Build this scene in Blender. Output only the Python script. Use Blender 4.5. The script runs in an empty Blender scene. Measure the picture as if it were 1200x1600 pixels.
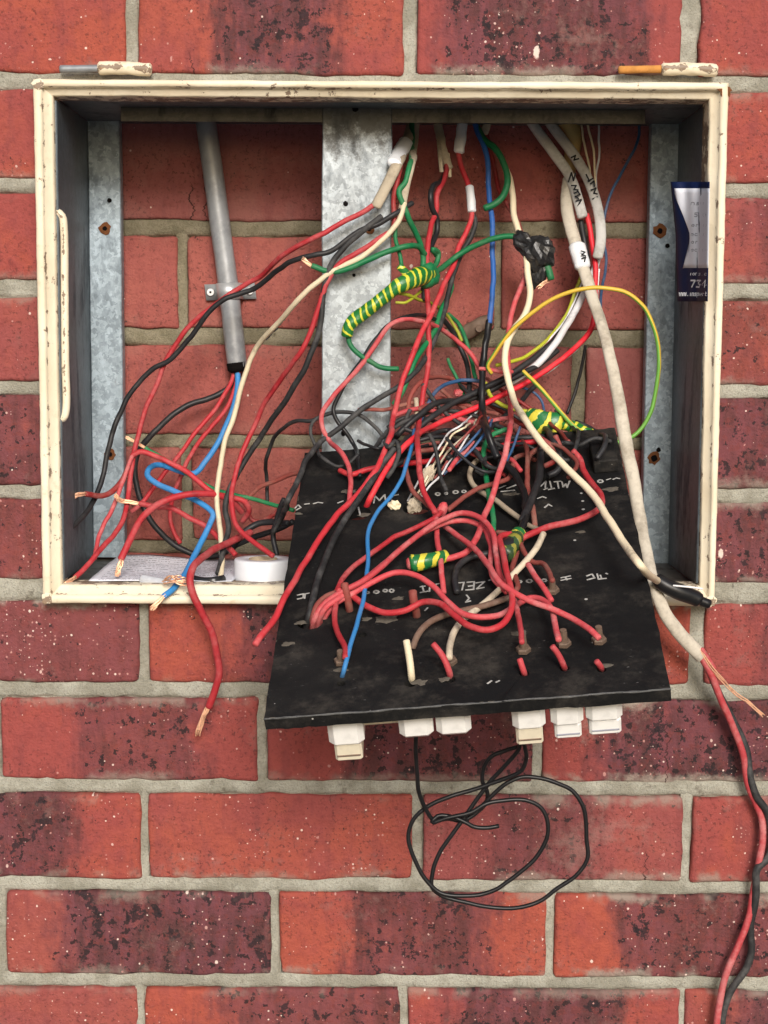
import bpy, bmesh, math, random
import numpy as np
from mathutils import Vector, Matrix, noise as mnoise
random.seed(7)
SC = bpy.context.scene
COL = SC.collection
# ------------------------------------------------------------------ camera, sky, sun, exposure
F = 2489.0                                   # focal length in pixels of the 1200 x 1600 photograph
PITCH, ROLL = math.radians(6.1), math.radians(0.3)
CAMPOS = Vector((0, -1.40, 1.50))
cam_d = bpy.data.cameras.new('camera')
cam_d.sensor_fit = 'VERTICAL'; cam_d.sensor_height = 36; cam_d.lens = F / 1600 * 36
cam_d.clip_start = 0.01; cam_d.clip_end = 500
cam = bpy.data.objects.new('camera', cam_d); COL.objects.link(cam)
CM = Matrix.Rotation(math.pi/2 - PITCH, 3, 'X') @ Matrix.Rotation(ROLL, 3, 'Z')
cam.matrix_world = Matrix.Translation(CAMPOS) @ CM.to_4x4()
SC.camera = cam
SUN_EL, SUN_AZ = math.radians(25), math.radians(172)      # azimuth clockwise from +y: in front of the wall, to the right
world = bpy.data.worlds.new('World'); SC.world = world; world.use_nodes = True
wn = world.node_tree.nodes
sky = wn.new('ShaderNodeTexSky'); sky.sky_type = 'NISHITA'; sky.sun_disc = False
sky.sun_elevation = SUN_EL; sky.sun_rotation = SUN_AZ
sky.air_density = 1.0; sky.dust_density = 3.0; sky.ozone_density = 1.0
wn['Background'].inputs['Strength'].default_value = 0.065
world.node_tree.links.new(sky.outputs[0], wn['Background'].inputs['Color'])
sun_d = bpy.data.lights.new('sun', 'SUN'); sun_d.energy = 1.5; sun_d.angle = math.radians(19); sun_d.color = (1, .965, .93)
sun = bpy.data.objects.new('sun', sun_d); COL.objects.link(sun)
sd = Vector((math.sin(SUN_AZ)*math.cos(SUN_EL), math.cos(SUN_AZ)*math.cos(SUN_EL), math.sin(SUN_EL)))
sun.rotation_euler = sd.to_track_quat('Z', 'Y').to_euler(); sun.location = sd*5
SC.view_settings.view_transform = 'Standard'; SC.view_settings.look = 'None'
SC.view_settings.gamma = 1; SC.view_settings.use_curve_mapping = False
SC.view_settings.exposure = 0.94
SC.render.engine = 'CYCLES'; SC.cycles.max_bounces = 3; SC.cycles.diffuse_bounces = 2; SC.cycles.glossy_bounces = 2

# ------------------------------------------------------------------ measuring: photograph position + depth -> metres
def ray(px, py): return CM @ Vector(((px-600)/F, (800-py)/F, -1))
def P(px, py, Y):
    r = ray(px, py); return CAMPOS + r*((Y-CAMPOS.y)/r.y)
# the panel: a rectangle whose four corners fix its place in space
BQ = [(476,708),(961,668),(1048,1077),(412,1124)]
_r = [ray(*a) for a in BQ]
_A = np.array([list(_r[1]), list(-_r[2]), list(_r[3])]).T
_s = np.linalg.solve(_A, np.array(_r[0])); _t = (0.04-CAMPOS.y)/_r[0].y
BTL, BTR, BBR, BBL = [CAMPOS + _r[i]*(_t*k) for i, k in enumerate([1, *_s])]
BU = (BTR-BTL+BBR-BBL).normalized()
BN = BU.cross((BBL-BTL+BBR-BTR)).normalized()
if BN.y > 0: BN = -BN                         # panel normal, towards the viewer
BV = BN.cross(BU)
if BV.z > 0: BV = -BV                         # down the slope
BORG = BTL
def PB(px, py, h=0.0):
    r = ray(px, py); t = (BORG-CAMPOS).dot(BN)/r.dot(BN)
    return CAMPOS + r*t - r*(h/abs(r.dot(BN)))
def PT(p):                                    # (px, py, depth mm); 1000+h = h mm above the panel
    if p[2] >= 900: return PB(p[0], p[1], (p[2]-1000)/1000)
    d = p[2]
    if d > 30 and 200 < p[1] < 725:           # wires pass in front of the centre strip, which stands forward in the box
        s = lambda a, b, x: (lambda t: t*t*(3-2*t))(max(0, min(1, (x-a)/(b-a))))
        k = s(380, 480, p[0])*(1-s(628, 720, p[0]))*s(205, 262, p[1])
        d = d+(22+(d-22)*.16-d)*k
    return P(p[0], p[1], d/1000)

# ------------------------------------------------------------------ materials
MATS = {}
class NT:
    def __init__(s, name):
        s.m = bpy.data.materials.new(name); s.m.use_nodes = True; s.t = s.m.node_tree
        s.b = s.t.nodes['Principled BSDF']; MATS[name] = s.m
    def n(s, ty, **kw):
        x = s.t.nodes.new(ty)
        for k, v in kw.items():
            if k in x.inputs: s.put(x, k, v)
            else: setattr(x, k, v)
        return x
    def put(s, x, k, v):
        if isinstance(v, bpy.types.NodeSocket): s.t.links.new(v, x.inputs[k])
        else: x.inputs[k].default_value = v
    def math(s, op, a, b=0.0, c=None, clamp=False):
        x = s.t.nodes.new('ShaderNodeMath'); x.operation = op; x.use_clamp = clamp
        s.put(x, 0, a); s.put(x, 1, b)
        if c is not None: s.put(x, 2, c)
        return x.outputs[0]
    def step(s, v, lo, hi):
        x = s.t.nodes.new('ShaderNodeMapRange'); x.interpolation_type = 'SMOOTHSTEP'
        s.put(x, 'Value', v); s.put(x, 'From Min', lo); s.put(x, 'From Max', hi); return x.outputs[0]
    def mix(s, f, a, b):
        x = s.t.nodes.new('ShaderNodeMix'); x.data_type = 'RGBA'
        s.put(x, 0, f)
        for i, v in ((6, a), (7, b)):
            if isinstance(v, bpy.types.NodeSocket): s.t.links.new(v, x.inputs[i])
            else: x.inputs[i].default_value = (*v, 1) if len(v) == 3 else v
        return x.outputs[2]
    dim = '3D'
    def noise(s, vec, scale, detail=3, rough=.55, out=0):
        x = s.n('ShaderNodeTexNoise'); x.noise_dimensions = s.dim; s.put(x, 'Vector', vec); x.inputs['Scale'].default_value = scale
        x.inputs['Detail'].default_value = detail; x.inputs['Roughness'].default_value = rough; return x.outputs[out]
    def voro(s, vec, scale, feat='F1', out='Distance'):
        x = s.n('ShaderNodeTexVoronoi'); x.feature = feat; s.put(x, 'Vector', vec); x.inputs['Scale'].default_value = scale
        return x.outputs[out]
    def obj(s): return s.n('ShaderNodeTexCoord').outputs['Object']
    def uv(s): return s.n('ShaderNodeTexCoord').outputs['UV']
    def attr(s, name):
        x = s.n('ShaderNodeAttribute'); x.attribute_type = 'OBJECT'; x.attribute_name = name; return x.outputs['Fac']
    def rnd(s): return s.n('ShaderNodeObjectInfo').outputs['Random']
    def add(s, vec, v):
        x = s.t.nodes.new('ShaderNodeVectorMath'); x.operation = 'ADD'; s.put(x, 0, vec); s.put(x, 1, v); return x.outputs[0]
    def mulv(s, vec, v):
        x = s.t.nodes.new('ShaderNodeVectorMath'); x.operation = 'MULTIPLY'; s.put(x, 0, vec); x.inputs[1].default_value = v; return x.outputs[0]
    def bump(s, h, strength=.4, dist=.001):
        x = s.n('ShaderNodeBump'); s.put(x, 'Height', h); x.inputs['Strength'].default_value = strength
        x.inputs['Distance'].default_value = dist; s.t.links.new(x.outputs[0], s.b.inputs['Normal']); return x
    def out(s, col=None, rough=None, metal=None, spec=None):
        if col is not None: s.put(s.b, 'Base Color', col if isinstance(col, bpy.types.NodeSocket) else (*col, 1))
        if rough is not None: s.put(s.b, 'Roughness', rough)
        if metal is not None: s.put(s.b, 'Metallic', metal)
        if spec is not None: s.put(s.b, 'Specular IOR Level', spec)
        return s.m

def brick_material(name, red, orange, purple, dark):
    m = NT(name); o = m.obj(); rn = m.rnd(); m.dim = '2D'
    sep = m.n('ShaderNodeSeparateXYZ'); m.put(sep, 0, o); x, z = sep.outputs[0], sep.outputs[2]
    flat = m.n('ShaderNodeCombineXYZ'); m.put(flat, 0, m.math('ADD', x, m.math('MULTIPLY', rn, 37.0))); m.put(flat, 1, m.math('ADD', z, m.math('MULTIPLY', rn, 53.0))); v = flat.outputs[0]
    def rgb(scale, detail, rough):
        t = m.n('ShaderNodeTexNoise'); t.noise_dimensions = '2D'; m.put(t, 'Vector', v); t.inputs['Scale'].default_value = scale; t.inputs['Detail'].default_value = detail; t.inputs['Roughness'].default_value = rough
        g = m.n('ShaderNodeSeparateColor'); m.put(g, 0, t.outputs['Color']); return g.outputs
    n1, n2, n3 = rgb(11, 4, .65)
    m1, m2, m3 = rgb(105, 3, .7)
    col = m.mix(m.step(m.math('ADD', n1, m.math('MULTIPLY', m.math('SUBTRACT', rn, .5), .34)), .36, .66), red, orange)
    col = m.mix(m.math('MULTIPLY', m.step(m.math('FRACT', m.math('MULTIPLY', rn, 7.7)), .35, 1.0), .38), col, (red[0]*.80, red[1]*1.25, red[2]*1.45))
    col = m.mix(m.math('MULTIPLY', m.step(m1, .45, .72), .38), col, (red[0]*.62, red[1]*.55, red[2]*.6))
    streak = m.noise(m.mulv(v, (1, .22, 1)), 75, 3, .6)
    col = m.mix(m.math('MULTIPLY', m.step(streak, .52, .70), .32), col, (red[0]*.6, red[1]*.7, red[2]*.85))
    # kiln-burnt band across the brick: from b0 to b1 along its length
    b0, b1, bs = m.attr('b0'), m.attr('b1'), m.attr('bs')
    band = m.math('MULTIPLY', m.step(x, m.math('SUBTRACT', b0, .030), m.math('ADD', b0, .048)), m.math('SUBTRACT', 1, m.step(x, m.math('SUBTRACT', b1, .048), m.math('ADD', b1, .030))))
    blot = m.math('ADD', m.math('MULTIPLY', m.math('SUBTRACT', n2, .5), 1.3), m.math('ADD', m.math('MULTIPLY', m.math('SUBTRACT', streak, .5), .8), m.math('MULTIPLY', m.math('SUBTRACT', m2, .5), .6)))
    burn = m.math('MULTIPLY', m.step(m.math('ADD', band, m.math('MULTIPLY', blot, m.step(band, 0, .4))), .20, .90), bs, clamp=True)
    bc = m.mix(m.step(m.math('ADD', m.math('MULTIPLY', streak, .5), m.math('MULTIPLY', n3, .5)), .40, .60), purple, dark)
    bc = m.mix(m.math('MULTIPLY', m.step(m2, .5, .66), .45), bc, tuple(q*.55 for q in red))
    col = m.mix(m.math('MULTIPLY', burn, .92), col, bc)
    # iron spots, clustered in the burnt part
    thr = m.math('SUBTRACT', .83, m.math('ADD', m.math('MULTIPLY', burn, .14), m.math('MULTIPLY', n1, .18)))
    spot = m.step(m3, thr, m.math('ADD', thr, .03))
    col = m.mix(m.math('MULTIPLY', spot, .88), col, (.018, .012, .013))
    nb = m.noise(v, 46, 4, .72); thb = m.math('SUBTRACT', .80, m.math('ADD', m.math('MULTIPLY', burn, .16), m.math('MULTIPLY', n1, .12)))
    col = m.mix(m.math('MULTIPLY', m.step(nb, thb, m.math('ADD', thb, .05)), .82), col, (.018, .013, .016))
    pn = m.noise(v, 250, 2, .75)
    col = m.mix(m.math('MULTIPLY', m.math('MULTIPLY', m.step(pn, .58, .67), m.step(n3, .34, .62)), .6), col, (.055, .017, .015))
    # lime bloom, and mortar smeared over the long edges when the wall was laid
    sp = m.attr('sp')
    col = m.mix(m.math('MULTIPLY', m.step(m.math('ADD', m.math('MULTIPLY', n3, .7), m.math('MULTIPLY', m1, .3)), .55, .70), m.math('MULTIPLY', sp, .42)), col, (.36, .22, .19))
    sm = m.math('MULTIPLY', m.step(m.math('ADD', m.math('ABSOLUTE', z), m.math('MULTIPLY', m.math('SUBTRACT', m1, .5), .014)), .027, .037), m.step(n1, .48, .60))
    col = m.mix(m.math('MULTIPLY', sm, m.math('MULTIPLY', sp, .95, clamp=True)), col, (.29, .24, .20))
    # paint and mortar spatter
    jag = m.math('SUBTRACT', pn, .5)
    for scale, rad, amt, asp in ((115, .11, .15, .8), (34, .058, .15, .5), (260, .17, .34, 1)):
        vd = m.n('ShaderNodeTexVoronoi'); vd.voronoi_dimensions = '2D'; m.put(vd, 'Vector', m.mulv(v, (1, asp, 1))); vd.inputs['Scale'].default_value = scale
        rr = m.n('ShaderNodeSeparateColor'); m.put(rr, 0, vd.outputs['Color'])
        dens = m.math('MULTIPLY', m.math('ADD', m.math('MULTIPLY', m.step(n2, .40, .72), 1.3), .10), m.math('MULTIPLY', sp, amt))
        on = m.math('LESS_THAN', rr.outputs[0], dens)
        r_ = m.math('ADD', m.math('MULTIPLY', m.math('POWER', rr.outputs[1], 2.5), rad*1.6), rad*.3)
        dd = m.math('ADD', vd.outputs['Distance'], m.math('MULTIPLY', jag, rad*1.6))
        k = m.math('MULTIPLY', on, m.math('SUBTRACT', 1, m.step(dd, m.math('MULTIPLY', r_, .6), r_)))
        tone = m.mix(m.step(rr.outputs[2], .15, .6), (.78, .64, .56), (.50, .25, .22))
        col = m.mix(m.math('MULTIPLY', k, .85), col, tone)
    if name != 'brick_face':                              # drying cracks at local positions ck and ck2
        wz = m.math('MULTIPLY', m.math('SUBTRACT', m.noise(m.mulv(v, (0, 1, 1)), 55, 4, .7), .5), .022)
        dx = m.math('MINIMUM', m.math('ABSOLUTE', m.math('SUBTRACT', m.math('ADD', x, wz), m.attr('ck'))), m.math('ABSOLUTE', m.math('SUBTRACT', m.math('SUBTRACT', x, wz), m.attr('ck2'))))
        wid = m.math('MULTIPLY', m.step(n2, .40, .60), .0011)
        crk = m.math('SUBTRACT', 1, m.step(dx, m.math('MULTIPLY', wid, .5), m.math('ADD', wid, .00005)))
        col = m.mix(m.math('MULTIPLY', crk, .9), col, (.035, .012, .01))
    m.bump(m.math('ADD', m.math('MULTIPLY', m.noise(v, 430, 2, .75), .5), m.noise(v, 105, 2, .7)), .9, .0016)
    return m.out(col, .82, 0, .3)
brick_material('brick_face', (.290, .062, .054), (.350, .076, .048), (.135, .045, .056), (.070, .029, .031))
FC = ((.290, .062, .054), (.350, .076, .048), (.135, .045, .056), (.070, .029, .031))
brick_material('brick_face_cracked', *FC)
brick_material('brick_inner', (.32, .088, .074), (.345, .10, .080), (.22, .055, .05), (.16, .045, .04))

def mortar_material(name, a, b):
    m = NT(name); m.dim = '2D'; q_ = m.n('ShaderNodeSeparateXYZ'); m.put(q_, 0, m.obj()); w_ = m.n('ShaderNodeCombineXYZ'); m.put(w_, 0, q_.outputs[0]); m.put(w_, 1, q_.outputs[2]); o = w_.outputs[0]
    c = m.mix(m.step(m.noise(o, 30, 4, .65), .35, .68), a, b)
    c = m.mix(m.math('MULTIPLY', m.step(m.noise(o, 500, 3, .7), .5, .75), .55), c, (a[0]*.5, a[1]*.5, a[2]*.48))
    c = m.mix(m.math('MULTIPLY', m.step(m.noise(o, 75, 4, .7), .6, .78), .7), c, (a[0]*.42, a[1]*.38, a[2]*.36))
    m.bump(m.math('ADD', m.noise(o, 600, 2, .75), m.math('MULTIPLY', m.noise(o, 120, 2), 1.2)), .9, .0013)
    return m.out(c, .95, 0, .2)
mortar_material('mortar', (.285, .272, .220), (.42, .408, .345))
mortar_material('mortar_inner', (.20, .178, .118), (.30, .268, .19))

def paint_material():
    m = NT('cream_paint'); o = m.obj(); u = m.uv()
    sp = m.n('ShaderNodeSeparateXYZ'); m.put(sp, 0, u); t = sp.outputs[1]
    c = m.mix(m.step(m.noise(o, 12, 4), .35, .7), (.82, .735, .565), (.72, .62, .45))
    c = m.mix(m.math('MULTIPLY', m.step(m.noise(o, 70, 5, .7), .56, .75), .35), c, (.42, .30, .16))
    # rust and chipped paint along the exposed edges (v close to 0, .5 and 1)
    e1 = m.math('SUBTRACT', 1, m.step(m.math('ABSOLUTE', m.math('SUBTRACT', t, .50)), 0, .075))
    e2 = m.math('SUBTRACT', 1, m.step(m.math('ABSOLUTE', m.math('SUBTRACT', t, .0)), .0, .14))
    e3 = m.math('SUBTRACT', 1, m.step(m.math('ABSOLUTE', m.math('SUBTRACT', t, 1.0)), .0, .10))
    e = m.math('ADD', m.math('ADD', m.math('MULTIPLY', e1, .10), m.math('MULTIPLY', e2, .13)), m.math('MULTIPLY', e3, .16))
    n = m.noise(o, 85, 5, .7)
    chip = m.step(m.math('ADD', n, e), .625, .665)
    c = m.mix(m.math('MULTIPLY', chip, .85), c, m.mix(m.noise(o, 200, 3), (.10, .045, .02), (.20, .13, .09)))
    stain = m.step(m.math('ADD', m.noise(o, 28, 4, .65), m.math('MULTIPLY', e2, .10)), .66, .80)
    c = m.mix(m.math('MULTIPLY', stain, .55), c, (.55, .26, .08))
    m.bump(m.math('SUBTRACT', m.noise(o, 160, 4), m.math('MULTIPLY', chip, .8)), .55, .0008)
    return m.out(c, .48, 0, .4)
paint_material()

def zinc_material(name, a, b, grime=.5, top=None):
    m = NT(name); o = m.obj()
    vo = m.n('ShaderNodeTexVoronoi'); wv = m.add(o, m.mulv(m.noise(o, 170, 2, out=1), (.012, .012, .012)))
    m.put(vo, 'Vector', wv); vo.inputs['Scale'].default_value = 230
    sc = m.n('ShaderNodeSeparateColor'); m.put(sc, 0, vo.outputs['Color'])
    f = m.math('ADD', m.math('MULTIPLY', sc.outputs[0], .30), m.math('MULTIPLY', m.noise(m.mulv(o, (1.4, 1.4, .55)), 34, 5, .72), .85))
    c = m.mix(m.step(f, .25, .98), a, b)
    g = m.step(m.noise(m.mulv(o, (1, 1, .4)), 24, 5, .75), .48, .72)
    c = m.mix(m.math('MULTIPLY', g, grime), c, tuple(q*.30 for q in a))
    c = m.mix(m.math('MULTIPLY', m.step(m.noise(o, 33, 5, .75), .64, .74), .65), c, (.12, .075, .045))
    if top:                                               # blotchy near-black tone towards the upper end of the strip
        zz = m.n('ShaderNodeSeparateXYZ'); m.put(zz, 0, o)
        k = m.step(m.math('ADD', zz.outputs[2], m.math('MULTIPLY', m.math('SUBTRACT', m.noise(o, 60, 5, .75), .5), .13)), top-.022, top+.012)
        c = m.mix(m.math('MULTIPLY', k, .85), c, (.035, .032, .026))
    m.bump(m.noise(o, 300, 3), .25, .0006)
    return m.out(c, m.math('ADD', .45, m.math('MULTIPLY', g, .35)), .25, .5)
zinc_material('zinc', (.17, .215, .25), (.47, .57, .645), .6)
zinc_material('zinc_dark_top', (.20, .225, .24), (.52, .58, .62), .6, .292)
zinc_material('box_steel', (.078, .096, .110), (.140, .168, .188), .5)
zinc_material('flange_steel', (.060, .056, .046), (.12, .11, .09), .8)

def plain(name, col, rough=.5, metal=0, spec=.5, var=.25, scale=60, bump=.15):
    m = NT(name); o = m.obj()
    c = m.mix(m.math('MULTIPLY', m.step(m.noise(o, scale, 4, .65), .4, .75), var), col, tuple(q*.45 for q in col))
    c = m.mix(m.math('MULTIPLY', m.step(m.noise(o, scale*3.1, 3, .65), .55, .8), var*.6), c, tuple(min(.9, q*1.5+.03) for q in col))
    m.bump(m.noise(o, 350, 3), bump, .0006)
    return m.out(c, rough, metal, spec)

def wire_material(name, col, dust=.3, rough=.42, dustcol=(.42, .33, .27)):
    m = NT(name); o = m.obj(); u = m.uv(); rn = m.rnd()
    k = m.math('ADD', .82, m.math('MULTIPLY', rn, .36))
    c0 = m.n('ShaderNodeVectorMath', operation='SCALE'); c0.inputs[0].default_value = col; m.put(c0, 'Scale', k)
    c = c0.outputs[0]
    n1 = m.noise(o, 35, 3, .6); n2 = m.noise(o, 260, 2, .7)
    d = m.math('MULTIPLY', m.step(m.math('ADD', m.math('MULTIPLY', n1, .7), m.math('MULTIPLY', n2, .3)), .42, .72), dust)
    c = m.mix(d, c, dustcol)
    c = m.mix(m.math('MULTIPLY', m.step(m.noise(o, 55, 3, .7), .58, .74), .55), c, tuple(q*.35 for q in col))
    m.bump(m.noise(o, 150, 1), .25, .0008)
    return m.out(c, m.math('ADD', rough+.08, m.math('MULTIPLY', d, .5)), 0, .32)
wire_material('red', (.44, .027, .036), .42, .45, (.55, .22, .21))
wire_material('pink_red', (.48, .056, .066), .68, .5, (.58, .27, .26))
wire_material('bright_red', (.60, .018, .032), .15, .40)
wire_material('dark_red', (.25, .022, .022), .35)
wire_material('brown_red', (.23, .05, .04), .65, .6, (.27, .17, .13))
wire_material('brown', (.15, .085, .06), .6, .6, (.30, .23, .18))
wire_material('black', (.018, .018, .02), .14, .36, (.16, .15, .14))
wire_material('gloss_black', (.010, .010, .011), .05, .28, (.10, .10, .10))
wire_material('grey_black', (.022, .022, .023), .45, .5, (.17, .165, .16))
wire_material('blue', (.018, .095, .33), .12)
wire_material('light_blue', (.035, .21, .50), .15)
wire_material('steel_blue', (.03, .095, .22), .25)
wire_material('green', (.008, .17, .060), .15)
wire_material('cream', (.78, .67, .47), .18, .45, (.45, .36, .24))
wire_material('dirty_cream', (.55, .47, .35), .75, .65, (.26, .21, .16))
wire_material('white', (.74, .74, .76), .2, .45, (.45, .42, .4))
wire_material('old_sheath', (.58, .53, .44), .75, .7, (.27, .23, .18))
wire_material('grey_sheath', (.52, .51, .49), .75, .55, (.27, .245, .205))
wire_material('beige', (.36, .29, .21), .6, .65, (.2, .16, .12))
wire_material('yellow_green', (.40, .42, .03), .15)
plain('black_tape', (.017, .017, .018), .32, 0, .5, .3, 90, .6)
plain('white_tape', (.82, .84, .87), .45, 0, .5, .16, 60, .4)
plain('ink', (.012, .012, .015), .6, 0, .3, 0)
plain('print_white', (.75, .76, .8), .5, 0, .3, .1)
plain('print_grey', (.30, .31, .36), .6, 0, .3, .1)
plain('porcelain', (.84, .83, .80), .30, 0, .5, .34, 70, .1)
plain('old_porcelain', (.74, .67, .52), .38, 0, .5, .3, 45, .1)
plain('conduit_grey', (.33, .345, .365), .40, .15, .5, .75, 38, .3)
plain('bright_zinc', (.62, .64, .66), .38, .5, .5, .3)
plain('rust', (.17, .065, .025), .9, 0, .2, .55, 110, .8)
plain('orange_rust', (.60, .27, .07), .85, 0, .2, .4, 120, .8)
plain('hole_dark', (.006, .005, .005), .95, 0, .1, 0)
plain('lead_pin', (.27, .29, .31), .5, .3, .5, .4)
plain('tape_roll_white', (.78, .80, .84), .4, 0, .5, .08)
plain('card_core', (.45, .36, .25), .9, 0, .2, .3)
plain('old_sleeve', (.45, .33, .13), .6, 0, .4, .4)
plain('stud_brown', (.19, .13, .095), .6, .25, .4, .5, 150, .6)
plain('chalk', (.44, .43, .405), .85, 0, .2, .75, 260, .4)
plain('wear_highlight', (.10, .10, .098), .7, 0, .3, .9, 120, .6)  # pale grey for the panel arris: wear plus a painted highlight
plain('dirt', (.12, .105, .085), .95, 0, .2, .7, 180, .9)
plain('navy', (.006, .014, .060), .55, 0, .2, .15)
plain('label_white', (.78, .80, .88), .45, 0, .3, .08, 30, .1)
plain('clear_plastic', (.50, .52, .56), .2, 0, .6, .3)
plain('ground_concrete', (.14, .135, .12), .9, 0, .2, .3, 3)
def copper_material():
    m = NT('copper'); o = m.obj()
    c = m.mix(m.step(m.noise(o, 140, 4, .7), .50, .78), (.95, .56, .36), (.26, .10, .05))
    return m.out(c, .36, .55, .5)
copper_material()
def board_material():
    m = NT('panel_black'); o = m.obj()
    c = m.mix(m.step(m.noise(o, 8, 5, .7), .45, .75), (.0062, .0062, .0066), (.015, .0145, .014))
    c = m.mix(m.math('MULTIPLY', m.step(m.noise(o, 22, 6, .75), .47, .74), .7), c, (.058, .051, .043))
    scr = m.step(m.noise(m.mulv(o, (1, 3.2, 3.2)), 120, 4, .8), .655, .71)
    c = m.mix(m.math('MULTIPLY', scr, m.math('MULTIPLY', m.step(m.noise(o, 14, 3), .45, .7), .75)), c, (.26, .25, .235))
    vd = m.n('ShaderNodeTexVoronoi'); m.put(vd, 'Vector', o); vd.inputs['Scale'].default_value = 75
    cc = m.n('ShaderNodeSeparateColor'); m.put(cc, 0, vd.outputs['Color'])
    k = m.math('MULTIPLY', m.math('LESS_THAN', cc.outputs[0], .13), m.math('LESS_THAN', vd.outputs['Distance'], m.math('MULTIPLY', cc.outputs[1], .12)))
    c = m.mix(m.math('MULTIPLY', k, .75), c, (.5, .49, .46))
    m.bump(m.math('ADD', m.noise(o, 320, 5, .75), m.noise(o, 60, 3)), .5, .0008)
    return m.out(c, m.math('ADD', .60, m.math('MULTIPLY', m.noise(o, 30, 3), .3)), 0, .18)
board_material()
def stripe_material(name, ya, ga, freq, skew, duty=.5, dirt=.2):       # bands of tape wound round a splice
    m = NT(name); o = m.obj(); u = m.uv()
    s = m.n('ShaderNodeSeparateXYZ'); m.put(s, 0, u)
    ang = m.math('MULTIPLY', s.outputs[1], 6.2832)
    w = m.math('ADD', m.math('MULTIPLY', s.outputs[0], freq), m.math('ADD', m.math('MULTIPLY', m.math('SINE', ang), skew), m.math('MULTIPLY', m.noise(o, 70, 3), 1.1)))
    fr = m.math('FRACT', w)
    k = m.math('MULTIPLY', m.step(fr, .0, .06), m.math('SUBTRACT', 1, m.step(fr, duty-.06, duty)))
    c = m.mix(k, ga, ya)
    c = m.mix(m.math('MULTIPLY', m.step(m.noise(o, 90, 4, .7), .5, .75), dirt), c, (.05, .05, .03))
    m.bump(m.math('ADD', k, m.noise(o, 150, 3)), .5, .0012)
    return m.out(c, .35, 0, .5)
stripe_material('earth_tape', (.62, .60, .05), (.015, .16, .03), 145, .35, .40)
stripe_material('earth_tape_wide', (.68, .60, .06), (.012, .15, .04), 95, .25, .5)
stripe_material('earth_tape_dirty', (.25, .24, .04), (.03, .07, .025), 110, .35, .45, .7)
def earth_wire_material():
    m = NT('earth_stripe'); o = m.obj(); u = m.uv()
    s = m.n('ShaderNodeSeparateXYZ'); m.put(s, 0, u)
    a = m.math('ADD', m.math('MULTIPLY', s.outputs[1], 6.2832), m.math('ADD', m.math('MULTIPLY', s.outputs[0], 15.5), .45))
    k = m.step(m.math('SINE', a), -.12, .12)
    c = m.mix(k, (.13, .34, .05), (.66, .44, .05))
    c = m.mix(m.math('MULTIPLY', m.step(m.noise(o, 60, 4), .55, .8), .3), c, (.3, .26, .12))
    m.bump(m.noise(o, 230, 3), .2, .0006)
    return m.out(c, .42, 0, .45)
earth_wire_material()
def paper_material():
    m = NT('printed_paper'); u = m.uv()
    s = m.n('ShaderNodeSeparateXYZ'); m.put(s, 0, u)
    ln = m.math('FRACT', m.math('MULTIPLY', s.outputs[1], 17.0))
    row = m.math('MULTIPLY', m.math('GREATER_THAN', ln, .42), m.math('LESS_THAN', ln, .72))
    w = m.noise(m.mulv(u, (75, 17, 1)), 1.0, 2, .6)
    ink = m.math('MULTIPLY', row, m.step(w, .45, .52))
    edge = m.math('MULTIPLY', m.math('GREATER_THAN', s.outputs[0], .06), m.math('LESS_THAN', s.outputs[0], .93))
    ink = m.math('MULTIPLY', ink, edge)
    c = m.mix(m.math('MULTIPLY', ink, .75), (.76, .77, .83), (.12, .12, .15))
    return m.out(c, .85, 0, .2)
paper_material()

# ------------------------------------------------------------------ mesh helpers
WORG = {}
def link(name, me, org, parent=None, label=None, cat=None, group=None, kind=None):
    o = bpy.data.objects.new(name, me); COL.objects.link(o)
    if parent is not None: o.parent = parent; o.location = org - WORG[parent.name]
    else: o.location = org
    WORG[o.name] = Vector(org)
    if label: o['label'] = label
    if cat: o['category'] = cat
    if group: o['group'] = group
    if kind: o['kind'] = kind
    return o
def mesh(name, V, Fc, mat, parent=None, org=None, uv=None, smooth=True, **tags):
    org = Vector(V[0]) if org is None else Vector(org)
    me = bpy.data.meshes.new(name)
    me.from_pydata([tuple(Vector(v)-org) for v in V], [], Fc)
    if uv is not None:
        l = me.uv_layers.new(name='UVMap'); l.data.foreach_set('uv', [c for q in uv for c in q])
    me.polygons.foreach_set('use_smooth', [smooth]*len(me.polygons))
    me.materials.append(MATS[mat]); me.update()
    return link(name, me, org, parent, **tags)
def empty(name, org, **tags): return link(name, None, Vector(org), **tags)

def spline(pts, step=.0025):
    pts = [Vector(p) for p in pts]
    if len(pts) == 2: pts = [pts[0], (pts[0]+pts[1])/2, pts[1]]
    ext = [pts[0]*2-pts[1]] + pts + [pts[-1]*2-pts[-2]]
    out = []
    for i in range(1, len(ext)-2):
        p0, p1, p2, p3 = ext[i-1:i+3]
        t0 = 0; t1 = t0+max(1e-6, (p1-p0).length**.5); t2 = t1+max(1e-6, (p2-p1).length**.5); t3 = t2+max(1e-6, (p3-p2).length**.5)
        n = max(2, int((p2-p1).length/step))
        for k in range(n):
            t = t1+(t2-t1)*k/n
            a1 = p0*((t1-t)/(t1-t0))+p1*((t-t0)/(t1-t0)); a2 = p1*((t2-t)/(t2-t1))+p2*((t-t1)/(t2-t1)); a3 = p2*((t3-t)/(t3-t2))+p3*((t-t2)/(t3-t2))
            b1 = a1*((t2-t)/(t2-t0))+a2*((t-t0)/(t2-t0)); b2 = a2*((t3-t)/(t3-t1))+a3*((t-t1)/(t3-t1))
            out.append(b1*((t2-t)/(t2-t1))+b2*((t-t1)/(t2-t1)))
    out.append(pts[-1]); return out
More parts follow.
